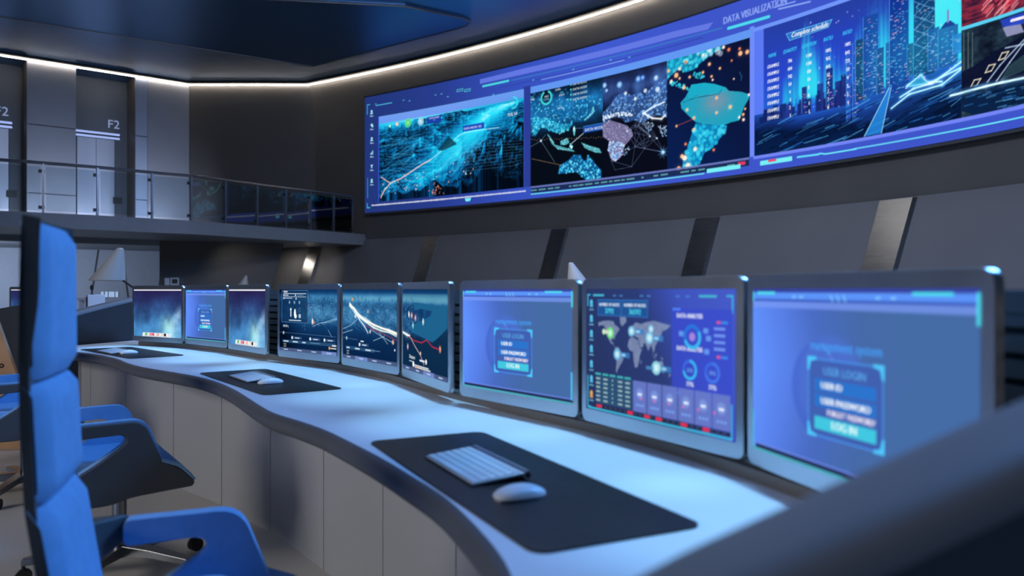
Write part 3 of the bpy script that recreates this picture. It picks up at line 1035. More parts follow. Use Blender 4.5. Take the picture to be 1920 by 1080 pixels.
for q, r, c in (((455, 110), 4, 0), ((470, 162), 4, 0), ((433, 145), 4, 2), ((515, 85), 4, 0), ((545, 155), 3, 0), ((550, 188), 5.5, 1), ((598, 178), 5, 1), ((572, 80), 3, 0), ((335, 263), 4, 1), ((408, 292), 3, 1), ((490, 238), 2.4, 0),
                ((290, 320), 3.4, 1), ((350, 348), 3, 1), ((358, 372), 2.6, 2), ((505, 365), 2, 2), ((198, 352), 3.4, 1), ((105, 340), 6, 1), ((128, 362), 3, 1), ((128, 295), 4, 2), ((70, 382), 4, 2), ((170, 248), 4, 0), ((185, 186), 4, 0), ((290, 200), 3, 2),
                ((160, 425), 4.5, 1), ((385, 497), 3, 1), ((385, 600), 3, 1), ((480, 560), 4, 1), ((180, 580), 3.4, 1), ((228, 637), 3.6, 1), ((107, 693), 3, 1), ((226, 718), 3.6, 1), ((170, 818), 3.4, 0), ((236, 852), 5, 2), ((145, 903), 5, 1), ((165, 915), 6, 2), ((186, 968), 7, 2), ((122, 990), 6, 1), ((365, 858), 3.2, 0), ((583, 573), 2.6, 1), ((570, 612), 3.2, 1), ((572, 648), 3.4, 2), ((543, 632), 3, 2), ((610, 475), 3, 2), ((50, 310), 4, 1)):
    x, y = z4([q])[0]
    r *= 0.8
    big.glow(x, y, r * 1.3, (255, 120, 50), 0.5)
    big.disc(x, y, r, ((245, 130, 80), (255, 196, 140), (255, 240, 225))[c], 0.95, soft=1.4)
big.line(z4([(107, 693), (230, 640)]), 1.2, (230, 90, 70), 0.7)
big.line(z4([(545, 320), (560, 350), (555, 375)]), 2, (30, 120, 160), 0.6)

# --- page 5: night city with a timetable
r0, r1, w, h, u, v = panel_px(cP[6] + 2, cP[7])
c50 = cP[6] + 2
g = np.clip(noise2(h, w, 2, 3, 3, 51), 0, 1)
base = mixc(np.clip(v * 0.9 + 0.2 * (g - 0.5), 0, 1), [(0, (38, 62, 160)), (0.4, (40, 70, 205)), (0.62, (36, 96, 210)), (0.74, (18, 44, 110)), (0.8, (6, 24, 62)), (1, (10, 40, 88))])
big.a[r0:r1, c50:cP[7]] = base


def spikes(c0, c1, base_r, hgt, num, colr, alpha):
    """a glowing skyline of thin vertical beams"""
    for i in range(num):
        f_ = RNG.random()
        x = c0 + (c1 - c0) * f_
        hh = hgt * (0.35 + 0.65 * RNG.random()) * (0.45 + 0.55 * math.sin(PI * min(1, max(0, f_ * 0.9 + 0.1))))
        y = base_r + RNG.normal(0, 5)
        wd = RNG.uniform(0.6, 2.6)
        X0, X1, Y0, Y1 = int(max(c50, x - wd)), int(min(cP[7], x + wd)) + 1, int(max(r0, y - hh)), int(y)
        if Y1 > Y0 and X1 > X0:
            m = np.linspace(0.1, 1, Y1 - Y0)[:, None] * np.ones((1, X1 - X0))
            big.blend(X0, Y0, m, colr, alpha)


cc = lambda f_: c50 + w * f_
rr = lambda f_: r0 + h * f_
spikes(cc(0.16), cc(0.50), rr(0.66), h * 0.5, 190, (40, 200, 240), 0.22)
spikes(cc(0.25), cc(0.34), rr(0.62), h * 0.6, 90, (50, 220, 245), 0.30)
spikes(cc(0.52), cc(0.76), rr(0.66), h * 0.62, 170, (50, 220, 246), 0.34)
spikes(cc(0.74), cc(1.0), rr(0.62), h * 0.95, 360, (60, 230, 250), 0.32)
spikes(cc(0.86), cc(1.0), rr(0.56), h * 1.2, 240, (80, 240, 250), 0.34)
# low skyline
for i in range(60):
    x = cc(RNG.uniform(0.03, 0.52)); bh = RNG.uniform(4, 26) * (1 if x < cc(0.3) else 1.9); bw = RNG.uniform(4, 13)
    big.rect(x, rr(0.74) - bh, x + bw, rr(0.75), [(26, 44, 120), (36, 54, 140), (18, 34, 96)][i % 3], 0.8)
# towers: canvas x fraction, width px, top fraction, colours
for f_, bw, tp, ba, c_ in ((0.275, 10, 0.55, 0.74, (34, 44, 130)), (0.405, 13, 0.46, 0.73, (30, 42, 128)), (0.50, 8, 0.40, 0.86, (46, 92, 200)), (0.53, 8, 0.33, 0.86, (40, 80, 190)), (0.56, 20, 0.32, 0.74, (24, 62, 112)), (0.605, 26, 0.18, 0.72, (26, 70, 160)), (0.65, 12, 0.42, 0.72, (30, 60, 130)),
                           (0.69, 12, 0.40, 0.70, (40, 80, 160)), (0.735, 32, 0.10, 0.74, (18, 44, 140)), (0.79, 14, 0.45, 0.66, (24, 64, 120)), (0.845, 34, 0.18, 0.68, (14, 40, 96)), (0.885, 18, 0.40, 0.66, (30, 70, 150)), (0.945, 30, 0.42, 0.66, (30, 70, 150)), (0.985, 16, 0.48, 0.60, (40, 110, 200))):
    x = cc(f_)
    big.rect(x - bw / 2, rr(tp), min(x + bw / 2, cP[7]), rr(ba), c_, 0.93)
    big.line([(x - bw / 2, rr(tp)), (x - bw / 2, rr(ba))], 0.9, (90, 200, 255), 0.7)
    for k in range(int(bw * (ba - tp) * h / 34)):
        xx, yy = x + RNG.uniform(-bw / 2, bw / 2 - 1), rr(RNG.uniform(tp + 0.02, ba))
        big.rect(xx, yy, xx + RNG.uniform(1.5, 5), yy + 1.1, [(170, 226, 255), (90, 180, 255), (60, 220, 250), (230, 240, 255), (255, 150, 170)][RNG.integers(5)], 0.7)
hz_ = np.exp(-((v - 0.50) / 0.26) ** 2) * np.clip((u - 0.5) * 4, 0, 1) * (0.25 + 0.5 * noise2(h, w, 26, 2, 3, 52))
big.blend(c50, r0, hz_, (50, 214, 246), 0.55)
x = cc(0.735); big.poly([(x - 10, rr(0.10)), (x + 10, rr(0.10)), (x + 7, rr(0.06)), (x - 7, rr(0.06))], (26, 60, 170)); big.line([(x, rr(0.07)), (x, r0)], 4, (230, 220, 226), 0.85)
x = cc(0.845)
for k in range(4):
    ya, yb = rr(0.19 + k * 0.09), rr(0.28 + k * 0.09)
    big.line([(x - 16, ya), (x + 16, yb)], 1.2, (120, 200, 250), 0.6); big.line([(x + 16, ya), (x - 16, yb)], 1.2, (120, 200, 250), 0.6)
x = cc(0.945); big.poly([(x - 12, rr(0.42)), (x + 12, rr(0.42)), (x + 4, rr(0.385)), (x - 4, rr(0.385))], (30, 70, 150)); big.line([(x, rr(0.39)), (x, rr(0.32))], 3, (150, 120, 190), 0.9)
# streets and streaks below
for i in range(150):
    x = cc(RNG.uniform(0.0, 1.0)); y = rr(RNG.uniform(0.78, 1.0)); L = RNG.uniform(10, 46)
    big.line([(x, y), (min(x + L, cP[7]), y - L * RNG.uniform(0.1, 0.35))], RNG.uniform(0.7, 2.2), [(40, 120, 210), (90, 190, 250), (20, 70, 140), (4, 14, 36), (4, 12, 30)][RNG.integers(5)], 0.6)
big.poly([(cc(0.575), rr(0.99)), (cc(0.655), rr(0.99)), (cc(0.70), rr(0.70)), (cc(0.69), rr(0.70))], (40, 140, 230), 0.85)
big.line([(cc(0.575), rr(0.99)), (cc(0.69), rr(0.70))], 1.4, (170, 230, 255), 0.9); big.line([(cc(0.655), rr(0.99)), (cc(0.70), rr(0.70))], 1.4, (170, 230, 255), 0.8)
for P in ([(0.74, 0.78), (0.80, 0.745), (0.88, 0.74), (1.0, 0.655)], [(0.77, 0.72), (0.83, 0.67), (0.86, 0.73), (0.92, 0.745)], [(0.77, 0.72), (0.87, 0.735), (1.0, 0.69)], [(0.70, 0.84), (0.78, 0.775), (0.92, 0.765), (1.0, 0.70)]):
    big.line([(cc(a), rr(b)) for a, b in P], 2.0, (170, 240, 255), 0.9, 0.25)
big.poly([(cc(a), rr(b)) for a, b in ((0.77, 0.725), (0.83, 0.67), (0.865, 0.735))], (60, 190, 230), 0.6)
for i in range(70):
    big.disc(cc(RNG.uniform(0.3, 1)), rr(RNG.uniform(0.02, 0.75)), RNG.uniform(0.6, 1.8), (220, 210, 255), 0.6)
big.rect(c50, r0, cc(0.055), rr(0.68), (96, 128, 250), 0.9)
# timetable
zc = za(1400, 30, 4.0)
P = zc([(297, 135), (640, 28), (612, 85), (322, 185)])
big.poly(P, (44, 116, 200)); big.line(P + [P[0]], 1.2, (110, 200, 255), 0.9)
x, y = zc([(325, 165)])[0]
big.text('Complete schedule', x + 2, y + 0.5, 8.6, (255, 255, 255), shear=0.22, bold=0.7, fit=zc([(600, 90)])[0][0] - x)
heads = [('NAME', 162, 316, 220), ('QUANTITY', 272, 286, 374), ('QUESTION', 412, 246, 518), ('RATIO', 574, 196, 644), ('RATIO', 718, 148, 786)]
for s_, x, y, x2 in heads:
    xx, yy = zc([(x, y)])[0]
    big.text(s_, xx, yy, 6.6, (60, 200, 250), shear=0.15, bold=0.5, fit=zc([(x2, y)])[0][0] - xx)
rows0 = {0: (155, 388, 771), 1: (305, 345, 752), 2: (445, 305, 722), 3: (590, 268, 692), 4: (735, 222, 658)}
names = ['EXAMPLE', 'EXAMPLE', 'EXAMPLE', 'EXAMPLE', 'EXAMPLE', 'EXAMPLE', 'EXAMPLE', 'EXAMPLE']
vals = {1: ['786', '684', '742', '50', '4', '1', '2', '1'], 2: ['1100', '1100', '100', '10', '5', '8', '1', '1'], 3: ['100%', '96%', '84%', '50', '4', '7', '7', '8'], 4: ['100%', '84%', '72%', '50', '4', '5', '2', '1']}
for k, (x, ya, yb) in rows0.items():
    for i in range(8):
        xx, yy = zc([(x, ya + (yb - ya) * i / 7)])[0]
        s_ = 'EXAMPLE' if k == 0 else vals[k][i]
        if k:
            big.text(s_, xx + 5, yy + 2, 6.0, (244, 248, 255), bold=0.7, align='c', fit={1: 3.2, 2: 6, 3: 8.5, 4: 11}[len(s_)])
        else:
            big.text(s_, xx, yy + 2, 6.0, (250, 252, 255), bold=0.8, shear=0.15, fit=zc([(240, ya)])[0][0] - xx)

# --- page 6: street view and red alert picture, cut by the frame
c6, c7 = cP[7], BW
keep_top, keep_low = big.a[:int(TOPR)].copy(), big.a[int(BOTR):].copy()
r0, r1, w, h, u, v = panel_px(c6, c7)
n1 = noise2(h, w, 10, 10, 4, 61); n2 = noise2(h, w, 30, 60, 3, 62)
big.a[r0:r1, c6:c7] = mixc(np.clip(n1 * 0.7 + 0.5 * (n2 - 0.5), 0, 1), [(0, (8, 14, 30)), (0.5, (34, 52, 70)), (1, (70, 96, 110))])
z7 = za(1600, 0, 3.856)
P = z7([(784, -700), (2000, -900), (2000, -180), (784, 198)])
big.poly(P, (58, 26, 52), 1.0)
Tr = np.clip((noise2(BH, BW, 60, 60, 4, 63, True) - 0.45) * 3, 0, 1)
big.poly(P, (230, 60, 80), 0.45, Tr)
for i in range(40):
    x, y = RNG.uniform(930, 1150), RNG.uniform(-20, 120)
    y = min(y, 150 - (x - 900) * 0.2)
    big.line(z7([(x, y), (x + 50, y - 60)]), 2.2, [(255, 110, 120), (240, 60, 80), (255, 190, 190)][i % 3], 0.55)
big.line(z7([(784, 208), (1060, 122), (1300, 40), (1600, -60)]), 5, (90, 210, 245))
for k, xx in enumerate((784, 800, 816, 832, 848, 862)):
    big.line(z7([(xx, 235), (xx, 500)]), 1.3, (96, 120, 120) if k % 2 else (24, 36, 44), 0.8)
big.poly(z7([(784, 520), (880, 470), (1010, 380), (1234, 250), (1300, 600), (784, 640)]), (10, 16, 46), 0.85)
for P in ([(970, 590), (1060, 470), (1234, 285)], [(1030, 590), (1130, 450), (1240, 300)], [(1100, 345), (1234, 318)]):
    big.line(z7(P), 2.0, (190, 214, 240), 0.8)
for i in range(14):
    big.line(z7([(1070 + i * 14, 575 - i * 6), (1130 + i * 16, 470 - i * 12)]), 1.0, (70, 110, 110), 0.8)
for q in ((880, 600), (985, 495), (1080, 405)):
    P = z7([(q[0] - 30, q[1] + 28), (q[0] - 4, q[1] - 24), (q[0] + 42, q[1] - 34), (q[0] + 14, q[1] + 14)])
    big.line(P + [P[0]], 1.6, (240, 230, 200), 0.9)
big.poly(z7([(1080, 200), (1200, 150), (1234, 230), (1110, 265)]), (170, 170, 215), 0.8)
big.poly(z7([(1062, 145), (1234, 85), (1300, 70), (1300, 160), (1080, 195)]), (40, 70, 200), 0.9)
big.line(z7([(1145, 148), (1300, 105)]), 4, (246, 240, 255))
big.poly(z7([(784, 640), (960, 595), (1234, 560), (2000, 400), (2000, 1200), (784, 800)]), (10, 34, 70), 0.95)
big.line(z7([(700, 690), (960, 620), (1080, 592), (1234, 560)]), 3, (190, 236, 255), 0.9, 0.25)
for i in range(50):
    x, y = RNG.uniform(790, 1230), RNG.uniform(620, 790)
    big.line(z7([(x, y), (x + 60, y - 16)]), RNG.uniform(0.8, 2.5), [(40, 110, 180), (90, 170, 220), (4, 14, 34)][i % 3], 0.6)

big.a[:int(TOPR)], big.a[int(BOTR):] = keep_top, keep_low
# --- frame graphics around the pages
big.rect(0, BOTR + 1, BW, BH, (60, 80, 190), 0.0)
for c0, c1 in ((cP[1], cP[2]), (cP[5] - 2, cP[6] + 2)):
    big.rect(c0, TOPR - 6, c1, BOTR, (44, 62, 150) if c0 < cP[3] else (112, 140, 250))
ct0 = int(col(995))
big.rect(ct0, TOPR - 2, cP[5] + 4, TOPR + 14, (98, 152, 242))
big.rect(cP[6], TOPR - 2, cP[7], TOPR + 6, (112, 150, 250))
big.rect(cP[0] - 3, TOPR - 2, cP[0], BOTR, (60, 92, 214)); big.rect(cP[1], TOPR + 2, cP[1] + 2, BOTR, (60, 92, 214))
zl = za(900, 0, 3.5556)
big.poly(zl([(0, 530), (300, 455), (1290, 210), (1555, 148), (1520, 196), (1290, 252), (300, 492), (0, 560)]), (104, 124, 230), 0.9)
for L, wd, c_ in (([(210, 535), (690, 425), (1310, 268), (1610, 186)], 3.0, (60, 120, 200)), ([(120, 585), (700, 455), (1330, 292), (1480, 250)], 1.6, (40, 66, 160)), ([(410, 530), (960, 400)], 2.2, (130, 160, 246)),
                  ([(20, 575), (190, 538)], 5.0, (80, 220, 226)), ([(1655, 188), (1925, 110)], 5.5, (80, 226, 240)), ([(1990, 60), (2200, 10)], 2.5, (150, 180, 250)), ([(1960, 50), (2100, 10)], 2.0, (150, 180, 250))):
    big.line(zl(L), wd, c_, 0.95)
x, y = zl([(1618, 160)])[0]
big.text('DATA VISUALIZATION', x, y + 1, 13, (140, 164, 244), bold=1.5, fit=ow(1474, 10)[0] - ow(1355, 42)[0])
for px_, py_ in ((705, 195), (757, 188), (768, 189), (817, 178), (828, 176), (840, 181), (925, 177), (1000, 150), (1075, 130), (1145, 112), (1180, 107)):
    x, y = ow(px_, py_)
    big.rect(x - 3, y - 1.2, x + 3, y + 1.2, (110, 200, 230), 0.8)
for px_ in (857, 871):
    a, b = ow(px_, 172), ow(px_ + 11, 164)
    P = [(a[0], a[1]), (b[0], a[1]), (b[0], a[1] - 5), (a[0], a[1] - 5)]
    big.line(P + [P[0]], 1.4, (90, 210, 220))
a, b = ow(705, 198), ow(735, 190)
big.line([a, (b[0], a[1])], 2.2, (80, 190, 220))
P = [(9, 28), (9, 20), (17, 20)]
big.line([(10, 48), (10, 22), (20, 22)], 1.8, (70, 200, 215)); big.line([(10, BH - 26), (10, BH - 14), (20, BH - 14)], 2.2, (70, 200, 215)); big.line([(11, BH * 0.70), (11, BH * 0.87)], 1.4, (70, 200, 215))
zi = za(680, 170, 4.696)
for k, yy in enumerate((190, 310, 430, 550, 668, 795)):
    x, y = zi([(80, yy)])[0]
    c_ = (170, 232, 250)
    if k in (0, 2, 5):
        big.disc(x, y - 3, 3.4, c_, soft=1); big.rect(x - 4.5, y + 1, x + 4.5, y + 4.5, c_)
    elif k == 1:
        big.disc(x, y - 2, 4, c_); big.disc(x + 3, y + 2, 3, c_)
    elif k == 3:
        for q, hh in enumerate((4, 7, 11)):
            big.rect(x - 5 + q * 3.6, y + 4 - hh, x - 2.4 + q * 3.6, y + 4, c_)
    else:
        big.poly([(x - 5, y - 5), (x + 5, y - 5), (x + 1.5, y), (x + 1.5, y + 5), (x - 1.5, y + 5), (x - 1.5, y)], c_)
    big.text('Menu', x, y + 12, 4, (190, 236, 250), align='c', bold=0.5)
# tick line under page 1, ticker under pages 2-4, long cyan lines on the right
a, b = ow(697, 383), ow(986, 358)
for i in range(150):
    x = a[0] + (b[0] - a[0]) * i / 150
    hh = RNG.uniform(2, 6)
    big.rect(x, BOTR + 9 - hh / 2, x + 1.4, BOTR + 9 + hh / 2, (240, 236, 250), 0.9)
big.rect(a[0], BOTR + 8, b[0], BOTR + 10.5, (230, 236, 250), 0.9)
x, y = ow(878, 374); big.poly([(x - 12, y - 4), (x + 10, y - 4), (x + 6, y + 4), (x - 8, y + 4)], (120, 236, 246))
c0, c1 = int(col(996)), int(col(1470))
big.rect(c0, BOTR, int(col(1405)), BOTR + 4, (110, 120, 176), 0.9)
big.rect(c0, BOTR + 4, int(col(1405)), BOTR + 15, (24, 40, 74), 0.9)
big.line([(c0, BOTR + 18), (int(col(1320)), BOTR + 18)], 2.6, (110, 226, 235), 0.95)
i = c0
while i < int(col(1400)):
    wd = RNG.uniform(5, 22)
    q = RNG.random()
    if q < 0.14:
        big.rect(i, BOTR + 6, i + wd, BOTR + 12, (236, 60, 100), 0.95)
    elif q < 0.75:
        big.rect(i, BOTR + 8, i + wd, BOTR + 11, (120, 200, 200), 0.75)
    i += wd + RNG.uniform(2, 7)
for p0, p1, c_ in ((1325, 1388, (120, 240, 246)), (1425, 1485, (120, 240, 246)), (1440, 1455, (240, 70, 110))):
    a, b = col(p0), col(p1)
    big.rect(a, BOTR + 10, b, BOTR + (18 if c_[0] < 200 else 14), c_)
zr = za(1600, 0, 3.856)
P = zr([(0, 1076), (1234, 842), (1600, 780)])
big.line(P, 2.0, (110, 232, 250))
zq = za(1400, 30, 4.0)
big.line(zq([(380, 1058), (540, 1036)]), 3.2, (100, 220, 250)); big.line(zq([(545, 1030), (590, 1034), (700, 1016), (820, 996)]), 2.4, (110, 232, 250))
big.rect(cP[6], BOTR - 1, BW, BOTR + 5, (116, 134, 246))


def wallpos(u, v, off=0.0):
    s = VS0 + u * (VS1 - VS0)
    x = np.interp(s, vw_len, QD[:, 0]); y = np.interp(s, vw_len, QD[:, 1])
    return np.stack([x, y, VZ0 + v * (VZ1 - VZ0)], 1)


vx, vy = np.interp((VS0 + VS1) / 2, vw_len, QD[:, 0]), np.interp((VS0 + VS1) / 2, vw_len, QD[:, 1])
vroot = thing('video_wall', 'long curved video wall of data maps and city pictures high on the grey wall', 'video wall', (vx, vy, VZ1))


def vpart(name, c0, c1, r0=0, r1=None):
    me = screen_mesh(name, big, wallpos, c0, c1, r0, r1)
    o = bpy.data.objects.new(name, me)
    C.objects.link(o)
    o.parent = vroot
    o.location = -vroot.location
    return o


tr, br = int(TOPR), int(BOTR)
vpart('header_banner', 0, BW, 0, tr + 1)
vpart('footer_ticker', 0, BW, br - 1, BH)
vpart('menu_column', 0, cP[0] + 1, tr, br)
for nm, c0, c1, lab in (('picture_page', cP[0], cP[1] + 1, 'cyan mountain terrain page'), ('page_divider', cP[1], cP[2] + 1, None), ('picture_page', cP[2], cP[3] + 1, 'dark page with Asia and Australia in blue dots'),
                        ('picture_page', cP[3], cP[4] + 1, 'dark page with Africa in pale dots'), ('picture_page', cP[4], cP[5] + 1, 'page with a cyan South America and orange lights'),
                        ('page_divider', cP[5], cP[6] + 3, None), ('picture_page', cP[6] + 2, cP[7] + 1, 'blue night city page with a timetable'), ('picture_page', cP[7], BW, 'street and red picture page cut by the frame')):
    o = vpart(nm, c0, c1, tr, br)
    if lab:
        o['label'] = lab
# housing: shallow dark box with a thin rim
idx = np.linspace(VS0 - 0.03, VS1 + 0.03, 90)
rows = []
for s in idx:
    x, y = np.interp(s, vw_len, QD[:, 0]), np.interp(s, vw_len, QD[:, 1])
    nn = normals_right(QD)
    nx, ny = np.interp(s, vw_len, nn[:, 0]), np.interp(s, vw_len, nn[:, 1])
    P = lambda o_, z: (x + nx * o_, y + ny * o_, z)
    rows.append([P(-0.16, VZ1 - 0.06), P(0.02, VZ1 - 0.06), P(0.02, VZ1 - 0.015), P(-0.02, VZ1), P(-0.02, VZ0), P(0.02, VZ0 + 0.015), P(0.02, VZ0 + 0.04), P(-0.16, VZ0 + 0.04)])
MB().loft(rows, closed=True, cap=True).build('housing', M['wing_out'], vroot, world=True)


# ------------------------------------------------------------------ pictures on the desk monitors
DW, DH = 330, 196


def login_page():
    c = Canvas(DW, DH)
    u, v = np.meshgrid(np.linspace(0, 1, DW), np.linspace(0, 1, DH))
    t = np.clip(u * 1.35 - 0.06 + 0.25 * np.abs(v - 0.45), 0, 1)
    c.a = mixc(t, [(0, (98, 146, 255)), (0.25, (88, 128, 232)), (0.5, (74, 108, 194)), (0.8, (70, 106, 168)), (1, (70, 108, 166))])
    X = lambda a: a * DW
    Y = lambda a: a * DH
    c.rect(0, 0, DW, Y(0.025), (56, 70, 160)); c.rect(0, Y(0.025), DW, Y(0.065), (92, 148, 250)); c.rect(0, Y(0.065), DW, Y(0.078), (60, 90, 190)); c.rect(0, Y(0.078), DW, Y(0.115), (122, 154, 245), 0.75)
    for a, b in ((0.03, 0.14), (0.78, 0.92)):
        c.rect(X(a), Y(0.02), X(b), Y(0.038), (80, 220, 240))
    for a in (0.24, 0.28, 0.64, 0.70):
        c.rect(X(a), Y(0.045), X(a + 0.02), Y(0.055), (140, 210, 255))
    for k in range(3):
        c.line([(X(0.44 + k * 0.03), Y(0.04)), (X(0.45 + k * 0.03), Y(0.07))], 1.5, (140, 220, 255))
    c.disc(X(0.40), Y(0.55), DH * 0.27, (64, 96, 200), 0.55, soft=4)
    c.disc(X(0.44), Y(0.53), DH * 0.27, (78, 114, 208), 0.8, soft=10)
    c.line([(X(0.40), Y(0.30)), (X(0.45), Y(0.38)), (X(0.48), Y(0.50))], 2, (140, 170, 240), 0.35)
    c.text('management system', X(0.5), Y(0.335), 10, (70, 160, 250), align='c', sx=0.92, bold=0.6)
    a, b, t0, t1 = X(0.33), X(0.67), Y(0.385), Y(0.80)
    c.rect(a, t0, b, t1, (64, 96, 176), 0.9)
    c.line([(a, t0), (b, t0), (b, t1), (a, t1), (a, t0)], 1.6, (74, 150, 240))
    for x, y, sx, sy in ((a, t0, 1, 1), (b, t0, -1, 1), (a, t1, 1, -1), (b, t1, -1, -1)):
        c.poly([(x - sx * 2, y - sy * 2), (x + sx * 13, y - sy * 2), (x + sx * 13, y + sy * 1), (x + sx * 4, y + sy * 3), (x + sx * 1, y + sy * 13), (x - sx * 2, y + sy * 13)], (80, 200, 255))
    c.text('USER LOGIN', X(0.5), Y(0.465), 8, (90, 170, 235), align='c', bold=0.6)
    for y, s in ((0.49, 'USER ID'), (0.573, 'USER PASSWORD')):
        c.rect(a + 10, Y(y), b - 9, Y(y + 0.068), (44, 116, 206))
        c.text(s, a + 20, Y(y + 0.05), 6.6, (255, 255, 255), bold=1.0)
    c.text('FORGOT PASSWORD?', b - 11, Y(0.68), 6, (255, 244, 255), align='r', bold=0.9, sx=0.82)
    c.rect(a + 10, Y(0.695), b - 9, Y(0.765), (66, 200, 226))
    c.text('LOG IN', X(0.5), Y(0.747), 8, (230, 255, 255), align='c', bold=1.0)
    c.rect(0, Y(0.945), DW, Y(0.955), (110, 140, 240)); c.rect(X(0.02), Y(0.955), DW, Y(0.98), (36, 48, 84))
    c.rect(0, Y(0.98), DW, DH, (80, 170, 190))
    c.rect(0, Y(0.02), 3, Y(0.08), (70, 210, 240)); c.rect(DW - 3, Y(0.02), DW, Y(0.16), (80, 220, 240)); c.rect(0, Y(0.75), 3, Y(0.98), (70, 190, 240)); c.rect(DW - 4, Y(0.72), DW - 1, Y(0.96), (80, 200, 255))
    return c


WORLD = [  # coarse continents, longitude / latitude
    [(-166, 66), (-140, 70), (-110, 72), (-85, 70), (-80, 62), (-64, 58), (-56, 52), (-66, 45), (-75, 38), (-81, 30), (-82, 26), (-90, 30), (-97, 26), (-97, 20), (-88, 20), (-84, 11), (-78, 8), (-84, 14), (-100, 17), (-112, 28), (-120, 35), (-124, 48), (-135, 58), (-152, 60), (-164, 56)],
    [(-55, 82), (-25, 82), (-22, 72), (-42, 60), (-52, 66)],
    [(-78, 8), (-62, 10), (-50, 0), (-35, -7), (-40, -22), (-55, -35), (-66, -45), (-70, -54), (-74, -48), (-70, -20), (-80, -6)],
    [(-16, 14), (-10, 30), (0, 36), (10, 37), (22, 32), (33, 30), (43, 12), (51, 11), (40, -6), (38, -18), (30, -32), (19, -34), (12, -16), (9, 3), (-6, 5)],
    [(-9, 37), (-9, 43), (0, 48), (8, 55), (6, 61), (16, 69), (28, 71), (45, 68), (70, 73), (105, 77), (140, 73), (178, 69), (160, 60), (142, 55), (135, 44), (127, 36), (121, 31), (110, 20), (107, 10), (102, 3), (99, 14), (92, 22), (80, 8), (73, 18), (66, 25), (57, 25), (58, 18), (45, 13), (36, 30), (36, 36), (27, 37), (22, 37), (14, 42), (4, 43)],
    [(114, -22), (122, -17), (131, -12), (142, -11), (146, -19), (153, -27), (148, -38), (138, -34), (128, -32), (115, -34)],
    [(48, -14), (50, -16), (46, -25), (44, -20)], [(131, 32), (141, 36), (144, 43), (138, 37)], [(-5, 50), (1, 52), (-4, 58), (-6, 55)], [(96, 5), (106, -6), (116, -8), (105, -2)], [(109, 1), (117, 6), (116, -3), (111, -2)], [(132, -2), (147, -6), (140, -8)], [(172, -35), (177, -39), (168, -46)]]


